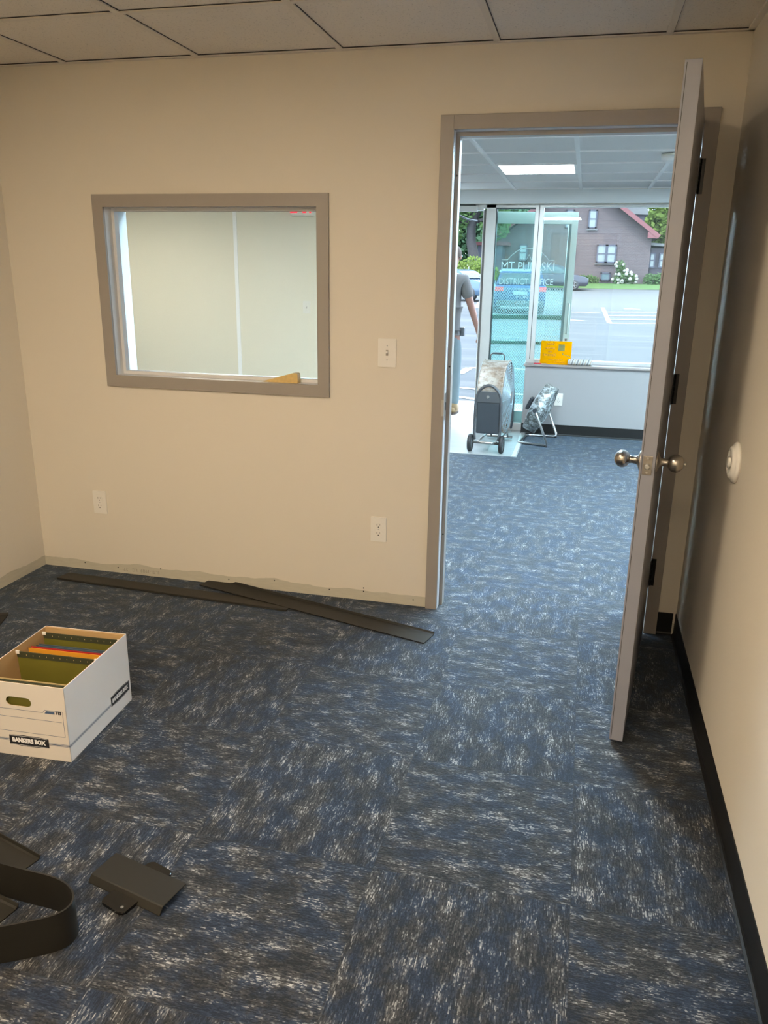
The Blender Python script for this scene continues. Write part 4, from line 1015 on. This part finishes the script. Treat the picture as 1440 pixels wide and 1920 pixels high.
def tree(label, base, h, blobs, mat, n, size, tr, seed, group=None):
    t_ = thing('tree', label, 'tree', base, 0, group)
    b = nb(); k = 8
    tube(b, [(tr*.6*math.sin(i*1.3), 0, h*i/k) for i in range(k+1)], [tr*(1.25-.7*i/k) for i in range(k+1)], 10)
    for (c, r, *_) in blobs[:5]: tube(b, [(0, 0, h*.55), (c[0]*.5, c[1]*.5, (c[2]+h*.55)/2+.3), c], [tr*.45, tr*.3, tr*.1], 6)
    obj('trunk', b, 'bark', t_)
    obj('crown', leaf_cloud(blobs, n, size, .5, seed), mat, t_, fix=False)
    return t_
p = at(885, 500, 57.5); tree('tall tree with bare grey trunk seen through the open entrance', (p.x, 57.5, .4), 8.0,
     [((-1.3, 0, 5.6), 1.7), ((1.4, -.3, 6.2), 1.5), ((-.3, 0, 8.0), 2.0), ((1.6, -.5, 4.2), 1.1), ((-2.2, .3, 3.8), 1.4), ((-2.9, 0, 6.4), 1.7)], 'leaf_green', 6500, .17, .36, 3)
p = at(862, 500, 76); tree('bushy blue green tree far behind the tall trunk', (p.x-1, 76, .7), 7, [((0, 0, 4), 3.2), ((3.2, 0, 3.2), 2.6), ((-3, 0, 5), 3), ((5.4, 1, 4.8), 2.4), ((1.5, 0, 7.5), 3.0)], 'leaf_dark', 8000, .30, .3, 4)
p = at(940, 420, 80); tree('leafy green tree behind the left slope of the house roof', (p.x, 82, .7), 8, [((0, 0, 6.8), 2.4), ((-2, 0, 4.6), 2.2), ((2.2, 0, 6.8), 2.2), ((1.2, 1, 8.6), 2.2), ((3.6, .6, 7.6), 1.8)], 'leaf_green', 8000, .26, .3, 5)
p = at(1245, 420, 72); tree('yellow green tree right of the house roof', (p.x+.6, 76, .7), 8, [((0, 0, 5.6), 2.6), ((-1.0, 0, 4.0), 1.9), ((1.6, 0, 7.5), 2.3), ((2.6, 0, 4.5), 2.5), ((-.4, .4, 7.3), 1.5)], 'leaf_lime', 9000, .25, .3, 6)
p = at(885, 505, 52)
def bush(label, base, blobs, mat, n, size, seed, flowers=0):
    t_ = thing('bush', label, 'bush', base)
    b = nb()
    for (c, r, *_) in blobs: tube(b, [(0, 0, 0), (c[0]*.6, c[1]*.6, c[2]*.6), c], [.05, .035, .015], 6)
    obj('stem', b, 'bark', t_); obj('foliage', leaf_cloud(blobs, n, size, .6, seed), mat, t_, fix=False)
    if flowers:
        rnd = random.Random(seed+9); b = nb()
        for _ in range(flowers):
            c, r = rnd.choice(blobs)[:2]; v = Vector((rnd.gauss(0, 1), -abs(rnd.gauss(0, 1)), rnd.gauss(0, 1))).normalized()*r*1.02
            bmesh.ops.create_icosphere(b, subdivisions=1, radius=rnd.uniform(.10, .17), matrix=Matrix.Translation(Vector(c)+v))
        obj('blossom', b, 'petal', t_)
    return t_
bush('lime green bush behind the slate car, seen through the entrance', (p.x-.2, 52, gz(52)), [((-.8, 0, .95), .95), ((.3, 0, 1.15), 1.05), ((1.2, 0, .85), .9), ((-1.7, .3, 1.2), .9)], 'leaf_lime', 4200, .10, 11)
p = at(1163, 528, HY-1.2); bush('tall bush with white blossoms against the brick house', (p.x, HY-1.1, gz(HY-1.2)), [((0, 0, .9), .42), ((.25, 0, .5), .5), ((-.12, 0, 1.35), .38), ((.75, 0, .4), .42), ((-.2, 0, .35), .4)], 'leaf_green', 1500, .08, 12, 30)
p = at(1215, 528, HY-1.2); bush('low green bush under the porch at the right end of the house', (p.x, HY-1.2, gz(HY-1.2)), [((.1, 0, .35), .48), ((.8, 0, .4), .5), ((1.6, 0, .4), .5)], 'leaf_green', 1500, .08, 13)
p = at(1105, 528, HY-1.2); bush('low green bush beside the hood of the black car', (p.x-.1, HY-1.2, gz(HY-1.2)), [((-.4, 0, .3), .35), ((.1, 0, .3), .38), ((.5, 0, .25), .3)], 'leaf_green', 900, .08, 14)

# cars: side profile swept across the width with a tucked-in cabin
def car(label, loc, rz, paint, L=4.7, Wd=1.88, Ht=1.66, hood=1.0, suv=True, rear_detail=False):
    t_ = thing('car', label, 'car', loc, rz)
    # x along length, front at +L/2
    f, r = L/2, -L/2
    low = [(r+.05, .35), (r, .55), (r, .95), (r+.06, 1.05), (f-1.55, 1.08), (f-.75, 1.00), (f-.18, .88), (f, .70), (f-.02, .42), (f-.15, .28), (r+.2, .28)]
    b = nb(); prism(b, low, -Wd/2, Wd/2, 'y')
    bmesh.ops.bevel(b, geom=b.edges[:], offset=.07, segments=3, profile=.6, affect='EDGES', clamp_overlap=True)
    for f_ in b.faces: f_.smooth = True
    body = obj('body', b, paint, t_)
    cab = [(r+.12, 1.04), (r+(.30 if suv else .75), Ht-.10), (r+(.55 if suv else 1.2), Ht), (f-2.15, Ht), (f-1.75, Ht-.09), (f-1.2, 1.04)]
    def taper(b, pts, w0, w1):
        A = [b.verts.new((x, -(w0+(w1-w0)*(z-1.04)/(Ht-1.04))/2, z)) for x, z in pts]; B_ = [b.verts.new((x, (w0+(w1-w0)*(z-1.04)/(Ht-1.04))/2, z)) for x, z in pts]
        b.faces.new(A); b.faces.new(B_[::-1])
        for i in range(len(pts)): j = (i+1) % len(pts); b.faces.new([A[i], B_[i], B_[j], A[j]])
    b = nb(); taper(b, cab, Wd-.06, Wd-.42); bmesh.ops.bevel(b, geom=b.edges[:], offset=.04, segments=2, affect='EDGES', clamp_overlap=True)
    obj('roof', b, paint, t_)
    # side windows, windscreen, rear window slightly proud
    for s_ in (-1, 1):
        b = nb(); pts_ = [(r+.42, 1.10), (r+.50, Ht-.14), (f-2.2, Ht-.11), (f-1.85, Ht-.16), (f-1.36, 1.10)]
        A = [b.verts.new((x, s_*((Wd-.06+(-.36)*(z-1.04)/(Ht-1.04))/2+.012), z)) for x, z in pts_]; b.faces.new(A)
        bmesh.ops.solidify(b, geom=b.faces[:], thickness=.012); obj('side_window', b, 'car_glass', t_)
    b = nb(); w_ = (Wd-.3)/2
    A = [b.verts.new(q) for q in ((r+.145-.02, -w_, 1.10), (r+.145-.02, w_, 1.10), (r+(.30 if suv else .70)-.03, w_-.1, Ht-.15), (r+(.30 if suv else .70)-.03, -w_+.1, Ht-.15))]; b.faces.new(A); bmesh.ops.solidify(b, geom=b.faces[:], thickness=-.012); obj('rear_window', b, 'car_glass', t_)
    b = nb(); A = [b.verts.new(q) for q in ((f-1.22, -w_, 1.10), (f-1.22, w_, 1.10), (f-1.72, w_-.1, Ht-.12), (f-1.72, -w_+.1, Ht-.12))]; b.faces.new(A); bmesh.ops.solidify(b, geom=b.faces[:], thickness=.012); obj('windscreen', b, 'car_glass', t_)
    for x in (f-.95, r+.9):
        for s_ in (-1, 1):
            b = nb(); y = s_*(Wd/2-.10); lathe(b, [(.22, -.12), (.32, -.115), (.345, -.08), (.345, .08), (.32, .115), (.22, .12), (.22, -.12)], 'y', (x, y, .345), 28); wl = obj('wheel', b, 'tire', t_)
            b = nb(); lathe(b, [(.22, -.10), (.22, .10)], 'y', (x, y, .345), 24); obj('hub', b, 'seal', wl)
            b = nb()
            for k in range(5):
                a = 2*PI*k/5; tube(b, [(x, y+s_*.112, .345), (x+.21*math.cos(a), y+s_*.112, .345+.21*math.sin(a))], .028, 6)
            tube(b, [(x+.21*math.cos(a*PI/12), y+s_*.112, .345+.21*math.sin(a*PI/12)) for a in range(24)], .014, 6, True); obj('rim', b, 'rim', wl)
    for s_ in (-1, 1):
        b = nb(); box(b, r-.012, r+.12, min(s_*.62, s_*(Wd/2+.004)), max(s_*.62, s_*(Wd/2+.004)), .82, .98, .015); obj('tail_lamp', b, 'lens_red', t_)
        b = nb(); box(b, f-.24, f-.02, min(s_*.6, s_*(Wd/2-.03)), max(s_*.6, s_*(Wd/2-.03)), .66, .80, .02); obj('head_lamp', b, 'plate', t_)
        b = nb(); box(b, f-1.5, f-1.35, min(s_*(Wd/2-.03), s_*(Wd/2+.17)), max(s_*(Wd/2-.03), s_*(Wd/2+.17)), 1.06, 1.18, .02); obj('mirror', b, paint, t_)
    b = nb(); box(b, r-.018, r+.02, -.26, .26, .70, .84, .004); obj('number_plate', b, 'plate', t_)
    b = nb(); box(b, r-.03, r+.1, -Wd/2+.06, Wd/2-.06, .30, .50, .02); obj('bumper', b, 'seal', t_)
    b = nb(); box(b, r-.025, r+.02, -.2, .2, .90, .925, .004); obj('chrome_bar', b, 'rim', t_)
    return t_
pR = gpt(955, 592); car('blue SUV parked with its rear to the entrance, behind the lettered glass door', (pR.x+.02, 29.6, gz(29.6)), math.radians(97), 'car_blue', 4.7, 1.86, 1.62)
p = at(1042, 545, 54.5); car('black SUV seen side on in front of the brick house', (p.x-.28, 55.2, gz(55)), math.radians(3), 'car_black', 4.75, 1.9, 1.66)
p = at(868, 555, 36); car('slate grey car seen past the man, nose towards the lime bush', (p.x-.55, 38.2, gz(38)), math.radians(-28), 'car_slate', 4.6, 1.82, 1.50, suv=False)

# ------------------------------------------------------------------ person
def skin_mesh(name, joints, bones, mat, parent, sub=2, root=0, smooth_shade=True):
    me = bpy.data.meshes.new(name); me.from_pydata([j[0] for j in joints], bones, []); me.update()
    o = bpy.data.objects.new(name, me); COL.objects.link(o); o.parent = parent
    o.modifiers.new('skin', 'SKIN'); sv = me.skin_vertices[0].data
    for i, j in enumerate(joints):
        r = j[1]; sv[i].radius = r if isinstance(r, tuple) else (r, r); sv[i].use_root = (i == root)
    o.modifiers['skin'].use_smooth_shade = smooth_shade
    sb = o.modifiers.new('sub', 'SUBSURF'); sb.levels = sub; sb.render_levels = sub
    me.materials.append(M[mat])
    # bake
    dg = bpy.context.evaluated_depsgraph_get(); nm = bpy.data.meshes.new_from_object(o.evaluated_get(dg)); o.modifiers.clear(); o.data = nm
    if not nm.materials: nm.materials.append(M[mat])
    return o
man_p = at(836, 782, 5.45)
man = thing('person', 'person in grey t-shirt and pale jeans standing outside the open entrance, seen from behind', 'person', (man_p.x-.045, 5.45, -.045), math.radians(0))
# seen from behind: faces +y.  right hand is on +x
J = []
def j(x, y, z, r): J.append(((x, y, z), r)); return len(J)-1
Bn = []
pel = j(0, 0, .98, (.155, .105)); wai = j(0, .0, 1.10, (.145, .10)); che = j(0, .0, 1.32, (.165, .11)); shl = j(0, 0, 1.47, (.12, .075)); nck = j(.018, .01, 1.54, .056); hb_ = j(.035, .02, 1.60, .06); hc = j(.055, .035, 1.69, (.077, .092)); ht = j(.06, .03, 1.775, (.062, .075))
Bn += [(pel, wai), (wai, che), (che, shl), (shl, nck), (nck, hb_), (hb_, hc), (hc, ht)]
for s_ in (1, -1):
    hp_ = j(s_*.095, 0, .90, .088); kn_ = j(s_*.11, .02, .50, .058); cf = j(s_*.11, -.015, .36, .056); an = j(s_*.115, -.02, .09, .038); ft = j(s_*.125, .12, .045, (.04, .03))
    Bn += [(pel, hp_), (hp_, kn_), (kn_, cf), (cf, an), (an, ft)]
    sh = j(s_*.185, 0, 1.45, .056); el = j(s_*(.275 if s_ > 0 else .24), .01, 1.17, .042); fa = j(s_*(.30 if s_ > 0 else .25), .03, 1.09, .040); wr = j(s_*(.345 if s_ > 0 else .26), .07, .93, .026)
    pm = j(s_*(.355 if s_ > 0 else .262), .08, .875, (.036, .020)); 
    Bn += [(shl, sh), (sh, el), (el, fa), (fa, wr), (wr, pm)]
body = skin_mesh('body', J, Bn, 'skin', man, 2, pel)
for s_ in (1, -1):
    px_ = s_*(.355 if s_ > 0 else .262)
    for k, (dy, L_) in enumerate(((-.026, .062), (-.009, .075), (.009, .08), (.026, .072))):
        JJ = [((px_, .08+dy, .885), .010), ((px_+s_*.002, .082+dy*1.05, .85), .0095), ((px_-s_*.004, .086+dy*1.05, .85-L_*.45), .009), ((px_-s_*.018, .088+dy, .85-L_*.85), .0075)]
        skin_mesh('finger', JJ, [(0, 1), (1, 2), (2, 3)], 'skin', body, 1)
    JJ = [((px_-s_*.005, .10, .905), .012), ((px_-s_*.012, .128, .875), .011), ((px_-s_*.014, .132, .845), .009)]
    skin_mesh('thumb', JJ, [(0, 1), (1, 2)], 'skin', body, 1)
# ears, nose, mouth
b = nb()
for s_ in (1, -1): bmesh.ops.create_uvsphere(b, u_segments=12, v_segments=8, radius=1, matrix=Matrix.Translation((.055+s_*.080, .03, 1.685)) @ Matrix.Diagonal((.010, .020, .033, 1)))
obj('ear', b, 'skin', man)
b = nb(); bmesh.ops.create_cone(b, cap_ends=True, segments=10, radius1=.016, radius2=.006, depth=.045, matrix=Matrix.Translation((.055, .132, 1.68)) @ Matrix.Rotation(.5, 4, 'X')); obj('nose', b, 'skin', man)
b = nb(); box(b, .033, .077, .118, .126, 1.635, 1.642, .002); obj('mouth', b, 'red', man)
b = nb()
for s_ in (1, -1): bmesh.ops.create_uvsphere(b, u_segments=10, v_segments=8, radius=.011, matrix=Matrix.Translation((.055+s_*.03, .116, 1.705)))
obj('eye', b, 'white', man)
b = nb(); bmesh.ops.create_uvsphere(b, u_segments=24, v_segments=16, radius=1, matrix=Matrix.Translation((.056, .018, 1.715)) @ Matrix.Diagonal((.088, .106, .095, 1)))
bmesh.ops.delete(b, geom=[v for v in b.verts if v.co.z < 1.665+max(0, (v.co.y-.02))*1.2], context='VERTS'); 
for f_ in b.faces: f_.smooth = True
obj('hair', b, 'hair', man)
# shirt
S_ = [((0, 0, .93), (.185, .128)), ((0, 0, 1.02), (.172, .122)), ((0, 0, 1.14), (.166, .118)), ((0, 0, 1.32), (.186, .128)), ((0, 0, 1.46), (.145, .09)), ((0, .005, 1.50), (.085, .068))]
SB = [(0, 1), (1, 2), (2, 3), (3, 4), (4, 5)]
for s_ in (1, -1):
    n0 = len(S_); S_ += [((s_*.185, 0, 1.45), .074), ((s_*.222, .004, 1.33), .072), ((s_*(.246 if s_ > 0 else .225), .006, 1.245), .068)]
    SB += [(4, n0), (n0, n0+1), (n0+1, n0+2)]
skin_mesh('tshirt', S_, SB, 'shirt', man, 2, 1)
Pj = [((0, 0, .97), (.168, .118)), ((0, 0, .90), (.150, .125))]
PB = [(0, 1)]
for s_ in (1, -1):
    n0 = len(Pj); Pj += [((s_*.10, 0, .84), .108), ((s_*.112, .015, .52), .085), ((s_*.118, -.01, .30), .078), ((s_*.12, -.015, .085), .074)]
    PB += [(1, n0), (n0, n0+1), (n0+1, n0+2), (n0+2, n0+3)]
skin_mesh('jeans', Pj, PB, 'denim', man, 2, 0)
for s_ in (1, -1):
    b = nb(); bmesh.ops.create_uvsphere(b, u_segments=18, v_segments=12, radius=1, matrix=Matrix.Translation((s_*.122, .06, .055)) @ Matrix.Diagonal((.056, .155, .062, 1)))
    for f_ in b.faces: f_.smooth = True
    lathe(b, [(.058, .05), (.054, .16)], 'z', (s_*.118, -.02, 0), 16)
    bt = obj('boot', b, 'boot', man)
    b = nb(); prism(b, [(s_*.122+.052*math.cos(a), .06+.155*math.sin(a)) for a in [2*PI*q/20 for q in range(20)]], .0, .022, 'z'); obj('sole', b, 'hair', bt)
b = nb(); box(b, .172, .215, -.035, .04, .86, .955, .008); obj('belt_pouch', b, 'fan_grey', man)

# ------------------------------------------------------------------ light
w = bpy.data.worlds.new('sky'); SC.world = w; w.use_nodes = True; nt = w.node_tree; nt.nodes.clear()
o_ = nt.nodes.new('ShaderNodeOutputWorld'); bg = nt.nodes.new('ShaderNodeBackground')
tc = nt.nodes.new('ShaderNodeTexCoord'); nz = nt.nodes.new('ShaderNodeTexNoise'); nz.inputs['Scale'].default_value = 2.2; nz.inputs['Detail'].default_value = 4
mxx = nt.nodes.new('ShaderNodeMix'); mxx.data_type = 'RGBA'
mxx.inputs[6].default_value = (.50, .73, 1.0, 1); mxx.inputs[7].default_value = (.74, .88, 1.0, 1)
nt.links.new(tc.outputs['Generated'], nz.inputs['Vector']); nt.links.new(nz.outputs[0], mxx.inputs[0]); nt.links.new(mxx.outputs[2], bg.inputs[0])
bg.inputs[1].default_value = 10
nt.links.new(bg.outputs[0], o_.inputs[0])
sl = bpy.data.lights.new('sun', 'SUN'); sl.energy = 3.0; sl.angle = math.radians(4); sl.color = (1, .97, .92)
so = bpy.data.objects.new('sun', sl); COL.objects.link(so)
so.rotation_euler = Vector((.35, .62, -1)).to_track_quat('-Z', 'Y').to_euler()

SC.view_settings.view_transform = 'Standard'; SC.view_settings.look = 'None'; SC.view_settings.gamma = 1
SC.view_settings.use_curve_mapping = False
SC.view_settings.exposure = 0.0
SC.cycles.use_denoising = True
SC.cycles.max_bounces = 10; SC.cycles.diffuse_bounces = 5; SC.cycles.glossy_bounces = 3; SC.cycles.transparent_max_bounces = 24; SC.cycles.transmission_bounces = 4
SC.cycles.sample_clamp_indirect = 6
SC.cycles.caustics_reflective = False; SC.cycles.caustics_refractive = False
